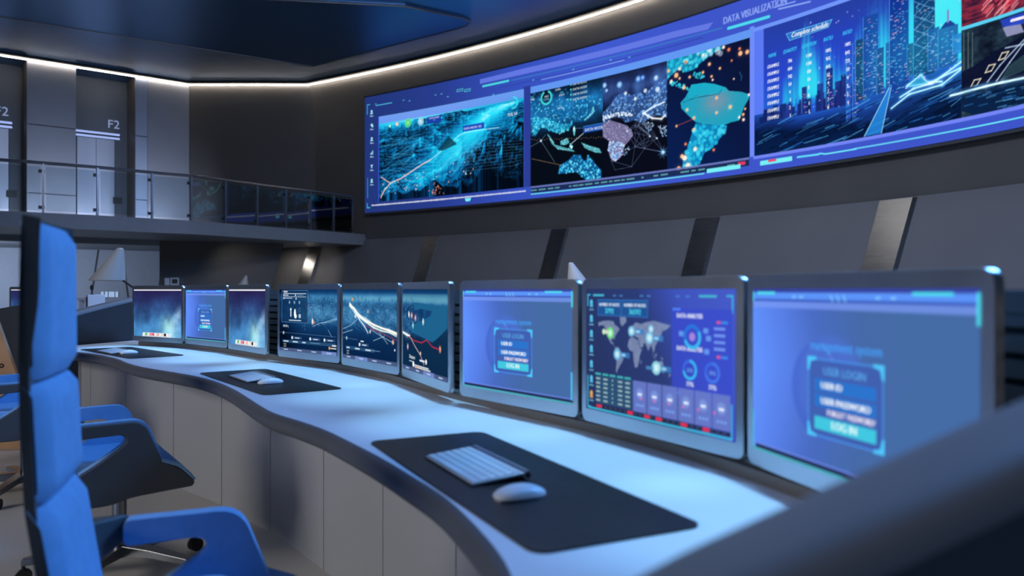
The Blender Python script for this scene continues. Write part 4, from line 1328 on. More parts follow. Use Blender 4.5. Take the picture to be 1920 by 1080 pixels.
def dashboard_page():
    c = Canvas(DW, DH)
    u, v = np.meshgrid(np.linspace(0, 1, DW), np.linspace(0, 1, DH))
    c.a = mixc(np.clip(u * 0.9 - v * 0.25 + 0.1, 0, 1), [(0, (40, 54, 100)), (0.45, (44, 60, 118)), (0.7, (64, 84, 190)), (1, (70, 92, 200))])
    X = lambda a: a * DW
    Y = lambda a: a * DH
    for a, b in ((0.06, 0.15), (0.80, 0.90)):
        c.rect(X(a), Y(0.045), X(b), Y(0.062), (70, 180, 210))
    for a in (0.22, 0.27, 0.42, 0.47, 0.66, 0.72):
        c.rect(X(a), Y(0.05), X(a + 0.025), Y(0.062), (80, 140, 210), 0.8)
    for L in ([(0.015, 0.14), (0.015, 0.05), (0.035, 0.05)], [(0.985, 0.16), (0.985, 0.05), (0.955, 0.05)], [(0.015, 0.72), (0.015, 0.975), (0.04, 0.975)], [(0.98, 0.76), (0.98, 0.985), (0.94, 0.985)]):
        c.line([(X(a), Y(b)) for a, b in L], 2.2, (70, 190, 225))
    c.rect(X(0.02), Y(0.975), X(0.98), Y(0.99), (64, 180, 215))
    for k in range(7):
        y = Y(0.11 + k * 0.125)
        col_ = (90, 200, 240) if k < 6 else (236, 170, 90)
        c.disc(X(0.045), y, 4, col_, 0.95); c.rect(X(0.045) - 4, y + 3, X(0.045) + 4, y + 8, col_, 0.85); c.rect(X(0.045) - 6, y + 11, X(0.045) + 6, y + 13, (120, 200, 230), 0.8)
    for a, b, s in ((0.10, 0.28, '3792'), (0.29, 0.475, '36592')):
        c.rect(X(a), Y(0.09), X(b), Y(0.215), (32, 84, 150)); c.line([(X(a), Y(0.09)), (X(b), Y(0.09)), (X(b), Y(0.215)), (X(a), Y(0.215)), (X(a), Y(0.09))], 1, (60, 130, 210))
        c.text('NUMBER OF NODES', X((a + b) / 2), Y(0.14), 5, (240, 246, 255), align='c', bold=0.6, sx=0.8)
        c.text(s, X((a + b) / 2), Y(0.198), 8, (80, 214, 236), align='c', bold=1.0)
    # world map
    mx = lambda lo: X(0.10 + (lo + 168) / 346 * 0.53)
    my = lambda la: Y(0.235 + (78 - la) / 134 * 0.44)
    tex = 0.75 + 0.25 * noise2(DH, DW, 60, 40, 2, 77)
    for P in WORLD:
        c.poly([(mx(a), my(b)) for a, b in P], (134, 150, 184), 0.95, tex)
    for lo, la, r, cl in ((-103, 42, 9, (110, 230, 120)), (-122, 44, 3.5, (250, 200, 180)), (-136, 44, 4.5, (190, 250, 180)), (2, 50, 8, (120, 200, 235)), (85, 38, 8.5, (130, 210, 240)), (92, 58, 6, (130, 200, 240)), (-68, -8, 9, (110, 190, 230)), (115, -28, 10, (150, 225, 240))):
        x, y = mx(lo), my(la)
        c.disc(x, y, r, cl, 0.9, soft=2); c.disc(x, y, r * 0.55, (225, 250, 250), 0.8, soft=3)
        if r > 7 and lo > -90:
            c.rect(x + r, y - 4, x + r + 22, y + 4, (60, 130, 200), 0.8); c.rect(x + r + 2, y - 2, x + r + 12, y + 2, (170, 225, 245), 0.8)
    c.rect(mx(70), my(-34), mx(104), my(-26), (80, 150, 200), 0.8)
    # right-hand statistics
    c.rect(X(0.635), Y(0.14), X(0.985), Y(0.745), (58, 76, 205), 0.75)
    c.rect(X(0.64), Y(0.138), X(0.69), Y(0.155), (80, 130, 250)); c.rect(X(0.64), Y(0.73), X(0.69), Y(0.748), (70, 120, 240))
    for y in (0.205, 0.435):
        c.text('DATA ANALYSIS', X(0.665), Y(y), 6, (236, 240, 255), bold=0.9, sx=0.8)
        c.rect(X(0.90), Y(y + 0.012), X(0.92), Y(y + 0.03), (230, 90, 150)); c.rect(X(0.925), Y(y + 0.012), X(0.96), Y(y + 0.03), (60, 140, 240))
    x, y = X(0.76), Y(0.335)
    c.disc(x, y, 17, (40, 120, 225), 0.95, ring=5); c.disc(x, y, 17, (60, 190, 245), 0.95, ring=5, a0=60, a1=250); c.disc(x, y, 6, (190, 150, 230), 0.8, soft=3)
    for k in range(4):
        c.rect(X(0.885), Y(0.26 + k * 0.045), X(0.945), Y(0.278 + k * 0.045), (130, 170, 250), 0.8)
    for q in ((0.68, 0.30), (0.825, 0.27), (0.84, 0.32), (0.83, 0.41)):
        c.rect(X(q[0]), Y(q[1]), X(q[0] + 0.028), Y(q[1] + 0.035), (110, 170, 250), 0.8)
    for xx, cl in ((0.745, (60, 190, 245)), (0.875, (70, 120, 235))):
        c.disc(X(xx), Y(0.565), 14, (60, 110, 235), 0.9, ring=4); c.disc(X(xx), Y(0.565), 14, cl, 0.95, ring=4, a0=0, a1=260)
        c.text('35%', X(xx), Y(0.58), 5, (120, 190, 250), align='c', bold=0.4); c.text('77%', X(xx), Y(0.68), 6, (235, 240, 255), align='c', bold=0.8)
    # table and cards
    c.rect(X(0.085), Y(0.70), X(0.365), Y(0.93), (44, 84, 118), 0.9)
    for k, xx in enumerate((0.10, 0.16, 0.215, 0.275, 0.33)):
        c.rect(X(xx) - 7, Y(0.685), X(xx) + 8, Y(0.70), (70, 200, 200), 0.9)
        for j in range(6):
            c.rect(X(xx) - (5 if k != 2 else 1), Y(0.725 + j * 0.035), X(xx) + (6 if k != 2 else 2), Y(0.738 + j * 0.035), (190, 215, 215), 0.8)
    for k in range(6):
        a = 0.372 + k * 0.101
        c.rect(X(a), Y(0.70), X(a + 0.096), Y(0.935), (104, 122, 200), 0.95)
        c.disc(X(a + 0.048), Y(0.795), 8, (130, 160, 230), 0.7, soft=4); c.rect(X(a + 0.034), Y(0.79), X(a + 0.062), Y(0.81), (230, 240, 255), 0.95)
        c.disc(X(a + 0.06 - 0.01 * k), Y(0.83), 2, (220, 110, 180))
        for j in range(3):
            c.rect(X(a + 0.022 + j * 0.02), Y(0.875), X(a + 0.036 + j * 0.02), Y(0.893), (120, 165, 240), 0.9)
    c.rect(X(0.07), Y(0.942), X(0.975), Y(0.968), (34, 42, 72), 0.95)
    for k in range(24):
        c.rect(X(0.08 + k * 0.037), Y(0.95), X(0.10 + k * 0.037), Y(0.958), (110, 130, 150), 0.6)
    for a in (0.09, 0.33, 0.45, 0.53, 0.69, 0.82):
        c.rect(X(a), Y(0.943), X(a + 0.04), Y(0.968), (226, 50, 80))
    return c


def night_map(k):
    c = Canvas(DW, DH)
    u, v = np.meshgrid(np.linspace(0, 1, DW), np.linspace(0, 1, DH))
    X = lambda a: a * DW
    Y = lambda a: a * DH
    hz = np.exp(-((v - 0.12) / 0.07) ** 2) * (0.55 if k == 0 else 0.8)
    n = noise2(DH, DW, 12, 10, 4, 90 + k)
    dens = np.exp(-((v - 0.36) / 0.2) ** 2)
    t = 0.16 + 0.34 * hz + 0.22 * dens * n + (0.10 if k < 2 else 0) * dens - 0.12 * np.clip(v - 0.6, 0, 1)
    if k == 0:
        t -= 0.16 * np.exp(-(u / 0.25) ** 2)
    c.a = mixc(np.clip(t, 0, 1), [(0, (2, 14, 34)), (0.12, (8, 36, 74)), (0.25, (20, 68, 118)), (0.4, (62, 128, 176)), (0.6, (130, 200, 224)), (1, (220, 244, 240))])
    lo, hi = (0.40, 1.0) if k == 0 else (0.0, 1.0) if k == 1 else (0.0, 0.28)
    if k == 2:
        sea = [(0.28, 0.16), (1, 0.19), (1, 0.46), (0.86, 0.52), (0.70, 0.60), (0.52, 0.57), (0.26, 0.53), (0.12, 0.46), (0.30, 0.42), (0.5, 0.36), (0.68, 0.30), (0.70, 0.25), (0.45, 0.23), (0.3, 0.26)]
        c.poly([(X(a), Y(b)) for a, b in sea], (30, 98, 142))
        c.rect(0, Y(0.06), DW, Y(0.16), (110, 170, 170), 0.30)
        c.poly([(0, Y(0.55)), (X(0.30), Y(0.55)), (X(0.55), Y(0.6)), (X(0.72), Y(0.60)), (X(0.88), Y(0.50)), (DW, Y(0.42)), (DW, DH), (0, DH)], (14, 44, 74), 0.8)
    for i in range(170 if k < 2 else 50):
        x = X(RNG.uniform(lo, hi)); y = Y(RNG.uniform(0.2, 0.56)); a = RNG.choice([0.3, 0.5, -0.4, 1.4, 2.4]) + RNG.normal(0, 0.1); L = RNG.uniform(6, 36)
        c.line([(x, y), (x + L * math.cos(a), y + L * math.sin(a) * 0.6)], RNG.uniform(0.6, 1.1), (140, 200, 232), 0.35)
    for i in range(70 if k < 2 else 26):
        x = X(RNG.uniform(lo, hi)); y = Y(RNG.uniform(0.14, 0.3))
        c.rect(x, y - RNG.uniform(3, 12), x + RNG.uniform(1, 4), y, (22, 66, 108), 0.6)
    for i in range(160 if k < 2 else 40):
        c.disc(X(RNG.uniform(lo, hi)), Y(RNG.normal(0.36, 0.1)), RNG.uniform(0.5, 1.4), (170, 220, 240), 0.6)
    if k == 0:
        for L in ([(0.60, 0.58), (0.72, 0.52), (0.86, 0.50), (1.0, 0.45)], [(0.75, 0.52), (1.0, 0.43)], [(0.86, 0.62), (0.92, 0.72)]):
            c.line([(X(a), Y(b)) for a, b in L], 1.3, (170, 220, 245), 0.9)
        c.line([(X(0.53), Y(0.24)), (X(0.57), Y(0.36)), (X(0.60), Y(0.52))], 1.6, (220, 90, 90), 0.6)
        c.disc(X(0.60), Y(0.50), 5, (255, 240, 230), 0.95, ry=9, soft=3); c.disc(X(0.63), Y(0.52), 4, (240, 130, 90), 0.8, soft=3)
        c.rect(X(0.05), Y(0.02), X(0.515), Y(0.53), (16, 50, 88), 0.7)
        P = [(X(0.05), Y(0.02)), (X(0.515), Y(0.02)), (X(0.515), Y(0.53)), (X(0.05), Y(0.53)), (X(0.05), Y(0.02))]
        c.line(P, 1.2, (120, 170, 210), 0.8)
        c.text('MENU', X(0.08), Y(0.055), 6, (255, 255, 255), bold=0.8)
        c.rect(X(0.08), Y(0.065), X(0.49), Y(0.075), (220, 232, 245)); c.rect(X(0.08), Y(0.118), X(0.49), Y(0.124), (200, 216, 235))
        for q in ((0.085, 0.095), (0.30, 0.095), (0.085, 0.145), (0.31, 0.15)):
            c.disc(X(q[0]), Y(q[1]), 3, (240, 248, 255))
        c.rect(X(0.10), Y(0.088), X(0.17), Y(0.102), (230, 240, 250), 0.9); c.rect(X(0.33), Y(0.09), X(0.44), Y(0.1), (150, 180, 210), 0.7); c.rect(X(0.10), Y(0.138), X(0.24), Y(0.15), (220, 235, 250), 0.8)
        for q in (0.19, 0.28, 0.37):
            c.disc(X(q), Y(0.21), 5, (170, 200, 225), 0.7, soft=2)
        c.rect(X(0.205), Y(0.31), X(0.225), Y(0.44), (220, 235, 245), 0.9); c.disc(X(0.215), Y(0.32), 4, (245, 250, 255))
        c.disc(X(0.29), Y(0.39), 6, (250, 252, 255), ry=13); c.disc(X(0.30), Y(0.43), 7, (250, 252, 255)); c.disc(X(0.29), Y(0.335), 4, (250, 252, 255))
        c.disc(X(0.375), Y(0.425), 7, (190, 220, 235), 0.9, soft=3); c.disc(X(0.375), Y(0.33), 6.5, (90, 140, 180), 0.9, ring=1.5)
        c.rect(X(0.18), Y(0.49), X(0.40), Y(0.505), (210, 226, 240), 0.9)
        c.text('DATA', X(0.07), Y(0.61), 7, (240, 248, 255), bold=0.9); c.rect(X(0.165), Y(0.585), X(0.17), Y(0.62), (190, 210, 230))
    if k == 1:
        w_ = [(0.14, 0.22), (0.24, 0.30), (0.34, 0.38), (0.46, 0.43), (0.60, 0.50), (0.74, 0.53), (0.88, 0.555), (1.0, 0.585)]
        for k_ in range(5):
            c.line([(X(a), Y(b + 0.012 * (k_ - 2) + RNG.normal(0, 0.008))) for a, b in w_], (2.0, 4.5, 6, 4, 2)[k_] * 0.8, (240, 242, 222), 0.85, 0.06)
        c.line([(X(a), Y(b)) for a, b in [(0.24, 0.32), (0.34, 0.43), (0.44, 0.52), (0.50, 0.60)]], 4, (215, 228, 225), 0.8, 0.1)
        c.line([(X(a), Y(b)) for a, b in [(0.46, 0.50), (0.62, 0.56), (0.80, 0.60), (1.0, 0.66)]], 1.6, (210, 70, 80), 0.8)
        for L in ([(0.0, 0.58), (0.16, 0.52), (0.30, 0.42)], [(0.0, 0.64), (0.2, 0.58)], [(0.55, 0.55), (0.72, 0.62), (0.95, 0.70)], [(0.6, 0.70), (0.8, 0.62)], [(0.70, 0.58), (0.85, 0.72)]):
            c.line([(X(a), Y(b)) for a, b in L], 1.6, (190, 225, 240), 0.8)
        for q, cl, r in (((0.20, 0.145), (240, 170, 110), 5), ((0.26, 0.38), (255, 235, 225), 6), ((0.50, 0.31), (230, 190, 180), 4), ((0.54, 0.58), (250, 225, 215), 5), ((0.94, 0.69), (255, 190, 160), 6)):
            c.disc(X(q[0]), Y(q[1]), r, cl, 0.85, soft=3)
    if k == 2:
        for q, cl in (((0.16, 0.31), (230, 240, 230)), ((0.23, 0.32), (240, 150, 130)), ((0.32, 0.345), (244, 140, 130)), ((0.50, 0.38), (200, 235, 230)), ((0.26, 0.44), (110, 200, 220)), ((0.13, 0.71), (190, 150, 190)), ((0.86, 0.66), (240, 150, 110))):
            c.disc(X(q[0]), Y(q[1]), 6, cl, 0.9, soft=3, ry=8); c.disc(X(q[0]), Y(q[1]), 3, (255, 246, 240), 0.9, soft=3)
        c.line([(X(a), Y(b)) for a, b in [(0.0, 0.54), (0.10, 0.565), (0.18, 0.575)]], 5, (235, 245, 230), 0.95, 0.2)
        c.line([(X(a), Y(b)) for a, b in [(0.15, 0.58), (0.28, 0.62), (0.46, 0.63), (0.58, 0.585), (0.70, 0.65), (0.86, 0.665)]], 2.4, (206, 48, 66), 0.95)
        c.line([(X(a), Y(b)) for a, b in [(0.20, 0.59), (0.30, 0.68), (0.44, 0.78), (0.52, 0.88)]], 2.2, (235, 200, 196), 0.95)
        c.disc(X(0.44), Y(0.755), 4, (255, 225, 210), 0.95, soft=2)
    # lower read-outs
    if k < 2:
        c.line([(0, Y(0.70)), (DW * (0.98 if k == 0 else 0.3), Y(0.715))], 1.2, (110, 150, 190), 0.7)
        c.rect(X(0.06), Y(0.815), X(0.98 if k == 0 else 0.62), Y(0.862), (44, 84, 124), 0.9)
        for a, b in ((0.08, 0.17), (0.25, 0.34), (0.42, 0.48)) if k == 0 else ((0.08, 0.14), (0.25, 0.34), (0.45, 0.55)):
            c.rect(X(a), Y(0.83), X(b), Y(0.848), (225, 238, 250), 0.95)
        c.rect(X(0.56), Y(0.83), X(0.72), Y(0.84), (120, 160, 195), 0.8)
        for j in range(3 if k == 0 else 2):
            c.rect(X(0.08), Y(0.88 + j * 0.035), X(0.13), Y(0.896 + j * 0.035), (190, 190, 170), 0.8)
        for a in ((0.24, 0.56, 0.80) if k == 0 else (0.34,)):
            c.disc(X(a), Y(0.775), 5, (240, 248, 255)); c.rect(X(a), Y(0.755), X(a + 0.17), Y(0.795), (56, 92, 136), 0.8); c.rect(X(a + 0.05), Y(0.768), X(a + 0.13), Y(0.784), (230, 240, 250), 0.85); c.disc(X(a), Y(0.775), 4, (240, 248, 255))
        c.disc(X(0.08), Y(0.705), 5, (180, 205, 225), 0.9)
        if k == 0:
            c.rect(X(0.92), Y(0.84), X(0.99), Y(0.86), (235, 240, 250)); c.disc(X(0.88), Y(0.89), 5, (240, 180, 100), 0.9, soft=2); c.rect(X(0.90), Y(0.885), X(0.99), Y(0.9), (245, 235, 220))
        else:
            c.disc(X(0.97), Y(0.79), 3, (235, 245, 250)); c.rect(X(0.36), Y(0.72), X(0.42), Y(0.735), (230, 240, 250))
    else:
        c.text('Distance', X(0.17), Y(0.845), 9, (235, 245, 252), bold=0.9); c.rect(X(0.42), Y(0.83), X(0.53), Y(0.85), (235, 245, 252)); c.disc(X(0.565), Y(0.84), 6, (240, 248, 255))
        c.rect(X(0.25), Y(0.905), X(0.62), Y(0.918), (225, 236, 246)); c.disc(X(0.27), Y(0.905), 7, (250, 252, 255)); c.rect(X(0.30), Y(0.925), X(0.66), Y(0.938), (230, 238, 246))
        for a in (0.34, 0.47):
            c.disc(X(a), Y(0.93), 4, (240, 170, 100))
        c.rect(X(0.17), Y(0.87), X(0.25), Y(0.882), (180, 205, 225))
    y0 = 0.945
    c.rect(0, Y(y0), DW, DH, (76, 92, 132))
    hot = (3, 1, 2)[k]
    for j in range(4):
        a = j * 0.25
        if j == hot:
            c.rect(X(a), Y(y0), X(a + 0.24), DH, (112, 136, 196))
        c.rect(X(a + 0.245), Y(y0), X(a + 0.25), DH, (58, 70, 104))
        c.rect(X(a + 0.08), Y(0.965), X(a + 0.16), Y(0.98), (176, 200, 236))
    return c


def nebula_page():
    c = Canvas(DW, DH)
    u, v = np.meshgrid(np.linspace(0, 1, DW), np.linspace(0, 1, DH))
    n = noise2(DH, DW, 3, 2, 5, 120, gain=0.6)
    sw = noise2(DH, DW, 14, 2, 3, 121)
    cloud = np.clip(np.exp(-((v - 0.85 - 0.5 * (0.5 - n)) / 0.38) ** 2) * (0.4 + 0.5 * n + 0.3 * sw), 0, 1)
    warm = np.exp(-((u - 0.72) / 0.13) ** 2 - ((v - 0.78) / 0.2) ** 2) * (0.5 + n)
    pil = np.clip(1.2 - np.abs(u - (1.0 - 0.25 * np.clip(v - 0.3, 0, 1))) / (0.05 + 0.24 * np.clip(v - 0.28, 0, 1)), 0, 1) * np.clip((v - 0.26) * 4, 0, 1) * (0.4 + noise2(DH, DW, 10, 10, 4, 122))
    base = mixc(np.clip(v + 0.2 * (n - 0.5), 0, 1), [(0, (44, 38, 90)), (0.3, (42, 58, 112)), (0.6, (42, 74, 122)), (1, (56, 104, 150))])
    a = base + cloud[..., None] * np.array([50, 100, 130]) / 255 * 0.75 + warm[..., None] * np.array([150, 150, 60]) / 255 * 0.6 + pil[..., None] * np.array([110, 110, 90]) / 255 * 0.8
    c.a = np.clip(a * (0.8 + 0.25 * n[..., None]), 0, 1)
    for i in range(130):
        c.rect(*(lambda x, y: (x, y, x + 1, y + 1))(RNG.uniform(0, DW), RNG.uniform(0, DH * 0.6)), (190, 200, 230), 0.6)
    c.rect(0, 0, DW, DH * 0.028, (238, 236, 245))
    c.poly([(DW * 0.18, DH), (DW * 0.20, DH * 0.91), (DW * 0.78, DH * 0.91), (DW * 0.80, DH)], (226, 226, 232), 0.9)
    cols = [(240, 240, 245), (90, 200, 110), (230, 230, 235), (240, 120, 140), (230, 80, 90), (245, 235, 240), (245, 180, 170), (245, 240, 230), (235, 225, 215), (30, 32, 40), (240, 242, 245), (225, 230, 235)]
    for k, cl in enumerate(cols):
        x = DW * (0.20 + k * 0.05)
        c.rect(x, DH * 0.92, x + DW * 0.042, DH * 0.975, cl)
    return c


PAGES = {'login': login_page(), 'dash': dashboard_page(), 'map0': night_map(0), 'map1': night_map(1), 'map2': night_map(2), 'nebula': nebula_page()}
MW, MH, MT = 0.594, 0.390, 0.02
DESK_Z = CAM_Z - 0.388


def dispos(u, v):
    return np.stack([(-0.5 + 0.038 + u * 0.924) * MW, np.full_like(u, -0.0015), 0.0284 + MH * (1 - (0.072 + v * 0.838))], 1)


PAGE_MESH = {k: screen_mesh('display', c, dispos) for k, c in PAGES.items()}


def rounded_rect(w, h, r, n=5, x0=0.0, y0=0.0):
    P = []
    for cx, cy, a0 in ((w / 2 - r, h / 2 - r, 0), (-w / 2 + r, h / 2 - r, 90), (-w / 2 + r, -h / 2 + r, 180), (w / 2 - r, -h / 2 + r, 270)):
        for k in range(n + 1):
            a = math.radians(a0 + 90 * k / n)
            P.append((x0 + cx + r * math.cos(a), y0 + cy + r * math.sin(a)))
    return P


def make_monitor(loc, rz, page, label):
    t = thing('monitor', label, 'monitor', loc, rz, 'monitors on the consoles')
    pr = rounded_rect(MW, MH, 0.022, 5, 0, 0.0284 + MH / 2)
    m = MB().loft([[(x * 0.998, 0.0, 0.2234 + (z - 0.2234) * 0.998) for x, z in pr], [(x, 0.002, z) for x, z in pr], [(x, MT - 0.004, z) for x, z in pr], [(x * 0.985, MT, 0.2234 + (z - 0.2234) * 0.985) for x, z in pr]], closed=True, cap=True)
    m.build('housing', M['aluminium'], t, smooth=True)
    o = bpy.data.objects.new('display', PAGE_MESH[page])
    C.objects.link(o)
    o.parent = t
    m = MB().box(-0.05, 0.05, MT - 0.004, 0.05, 0.12, 0.26)
    m.build('mounting_bracket', M['aluminium'], t, bevel=0.003)
    return t


MON = [((-2.446, 5.292), -32.8, 'nebula', 'monitor with blue nebula wallpaper at the far left end of the curved desk'),
       ((-1.972, 4.935), -42.95, 'login', 'monitor with login page between the two nebula wallpaper monitors'),
       ((-1.546, 4.470), -50.0, 'nebula', 'nebula wallpaper monitor beside the first dark map monitor'),
       ((-1.055, 3.953), -43.8, 'map0', 'dark map monitor with a boxed menu at its upper left'),
       ((-0.649, 3.468), -53.8, 'map1', 'dark map monitor crossed by one broad glowing white road'),
       ((-0.338, 2.933), -65.7, 'map2', 'coast map monitor with blue bay and thin red line, turned most sideways'),
       ((0.003, 2.384), -52.25, 'login', 'login page monitor between the coast map and the world map dashboard'),
       ((0.340, 1.869), -60.56, 'dash', 'dashboard monitor with grey world map, ring charts and red ticker'),
       ((0.565, 1.307), -75.16, 'login', 'largest looking login page monitor, partly hidden by the dark desk wing')]
for (x, y), a, pg, lab in MON:
    make_monitor((x, y, DESK_Z), math.radians(a), pg, lab)

# ------------------------------------------------------------------ the long curved desk
MLINE = spline([(-3.02, 5.72), (-2.75, 5.49)] + [m[0] for m in MON] + [(0.66, 0.86), (0.69, 0.70)], 160)
FRONT = spline([(-3.12, 5.10), (-2.92, 4.91), (-2.679, 4.735), (-2.449, 4.542), (-2.226, 4.291), (-2.035, 4.03), (-1.85, 3.819), (-1.615, 3.605), (-1.417, 3.411), (-1.256, 3.211),
                (-1.108, 2.986), (-0.983, 2.77), (-0.868, 2.565), (-0.77, 2.405), (-0.65, 2.26), (-0.54, 2.115), (-0.425, 1.931), (-0.318, 1.750), (-0.224, 1.575), (-0.148, 1.425),
                (-0.082, 1.249), (-0.036, 1.092), (-0.012, 0.93), (0.0, 0.78), (0.02, 0.64)], 160)
desk = thing('curved_desk', 'long wavy white control desk with grey front panels and sloping dark ends', 'desk', (-0.9, 3.1, 0))
BACK = offset(MLINE, -0.13)
BACK = resample(np.vstack([[(-2.90, 5.90), (-2.75, 5.80)], BACK[BACK[:, 0] > -2.55]]), 160)
rows, band = [], []
TH, RD = 0.055, 0.026
for f_, b in zip(FRONT, BACK):
    d = (f_ - b) / np.linalg.norm(f_ - b)
    P = lambda o, z: (f_[0] + d[0] * o, f_[1] + d[1] * o, z)
    rows.append([(b[0], b[1], DESK_Z), P(-0.2, DESK_Z), P(-RD, DESK_Z), P(-RD, DESK_Z - TH), (b[0], b[1], DESK_Z - TH)])
    band.append([P(-RD + RD * math.sin(PI * k / 10), DESK_Z - TH / 2 + TH / 2 * math.cos(PI * k / 10)) for k in range(11)])
MB().loft(band, closed=True, cap=True).build('edge_band', M['edge'], desk, smooth=True, world=True)
MB().loft(rows, closed=True, cap=True).build('worktop', M['desk_top'], desk, smooth=True, world=True)
# front boards, set back under the worktop
PANEL = spline([(-3.0, 5.35), (-2.6, 5.03), (-2.2, 4.68), (-1.843, 4.35), (-1.544, 4.072), (-1.252, 3.739), (-1.095, 3.565), (-0.93, 3.347), (-0.722, 3.06), (-0.5, 2.70), (-0.28, 2.28), (-0.05, 1.86), (0.16, 1.40), (0.30, 0.98), (0.36, 0.68)], 200)
cuts = [0.0] + [ray_hit(PANEL, x)[0] for x in (110, 170, 235.7, 325.2, 415.6, 507, 606.7, 718, 855, 1000)]
pl = np.concatenate([[0], np.cumsum(np.linalg.norm(np.diff(PANEL, axis=0), axis=1))])
cuts.append(pl[-1])
for a, b in zip(cuts[:-1], cuts[1:]):
    s = np.linspace(a + 0.003, b - 0.003, 12)
    q = np.stack([np.interp(s, pl, PANEL[:, 0]), np.interp(s, pl, PANEL[:, 1])], 1)
    nn = normals_right(q)
    rows = [[(q[i, 0] + nn[i, 0] * o, q[i, 1] + nn[i, 1] * o, z) for o, z in ((0, 0.0), (0, DESK_Z - TH), (-0.02, DESK_Z - TH), (-0.02, 0.0))] for i in range(len(q))]
    MB().loft(rows, closed=True, cap=True).build('front_panel', M['desk_front'], desk, world=True)
# louvred rack behind the monitors
RK = offset(MLINE, -0.095)
RK = RK[int(np.argmax(RK[:, 0] > -2.60)):]
rows = wall_strip([(0.0, 0.0), (0.0, 1.125), (-0.22, 1.125), (-0.22, 0.0)], Q=RK)
MB().loft(rows, closed=True, cap=True).build('rack_body', M['black'], desk, world=True)
rows = wall_strip([(0.018, 1.108), (0.018, 1.14), (-0.24, 1.14), (-0.24, 1.108)], Q=RK)
MB().loft(rows, closed=True, cap=True).build('rack_top', M['desk_rack'], desk, world=True)
m = MB()
z = DESK_Z + 0.012
while z < 1.09:
    m.loft(wall_strip([(0.012, z), (0.012, z + 0.025), (0.001, z + 0.025), (0.001, z)], Q=RK), closed=True, cap=True)
    z += 0.036
rows = wall_strip([(0.088, DESK_Z - 0.002), (0.088, DESK_Z + 0.0255), (-0.01, DESK_Z + 0.0255), (-0.01, DESK_Z - 0.002)], Q=RK)
MB().loft(rows, closed=True, cap=True).build('plinth', M['desk_rack'], desk, world=True)
m.build('rack_louvre', M['desk_rack'], desk, world=True)


def wing(line, tops, out, name):
    """sloping desk end: inner plan line, top heights, outward side (+1 right of walking direction)"""
    q = np.array(line, float)
    n_ = normals_right(q) * out
    rows, body = [], []
    for i in range(len(q)):
        T = tops[i]
        P = lambda o, z: (q[i, 0] + n_[i, 0] * o, q[i, 1] + n_[i, 1] * o, z)
        body.append([P(0, 0), P(0, T - 0.03), P(0.105, T - 0.03), P(0.105, 0)])
        r = [P(0, T - 0.03)]
        for k in range(1, 6):
            a = PI / 2 * k / 6
            r.append(P(0.03 - 0.03 * math.cos(a), T - 0.03 + 0.03 * math.sin(a)))
        r += [P(0.035, T), P(0.075, T)]
        for k in range(1, 6):
            a = PI / 2 * k / 6
            r.append(P(0.075 + 0.03 * math.sin(a), T - 0.03 + 0.03 * math.cos(a)))
        r += [P(0.105, T - 0.03)]
        rows.append(r)
    o = MB().loft(body, closed=True, cap=True).build(name, M['wing_out'], desk, world=True)
    MB().loft(rows, closed=True, cap=True).build('wing_lit_top', M['wing_lit_top'], o, smooth=True)
    return o


wing(spline([(-2.86, 5.98), (-2.97, 5.75), (-3.08, 5.45), (-3.13, 5.25)], 20), np.interp(np.linspace(0, 1, 20), [0, 0.33, 0.74, 1], [1.10, 1.05, 0.987, 0.935]), 1, 'end_wing')
wing(spline([(0.80, 0.64), (0.60, 0.62), (0.40, 0.60), (0.25, 0.58), (0.108, 0.56), (0.04, 0.55), (-0.02, 0.545)], 30), np.interp(np.linspace(0, 1, 30), [0, 0.24, 0.488, 0.67, 0.845, 0.93, 1], [1.16, 1.115, 1.066, 1.008, 0.952, 0.915, 0.86]), -1, 'end_wing')

# ------------------------------------------------------------------ desk mats, keyboards, mice
ST3 = [((-0.024, 1.604), -64.4), ((-1.056, 3.282), -54.0), ((-2.366, 4.755), -45.5)]
where = ['nearest the camera', 'before the dark map monitors', 'before the nebula wallpaper monitors']


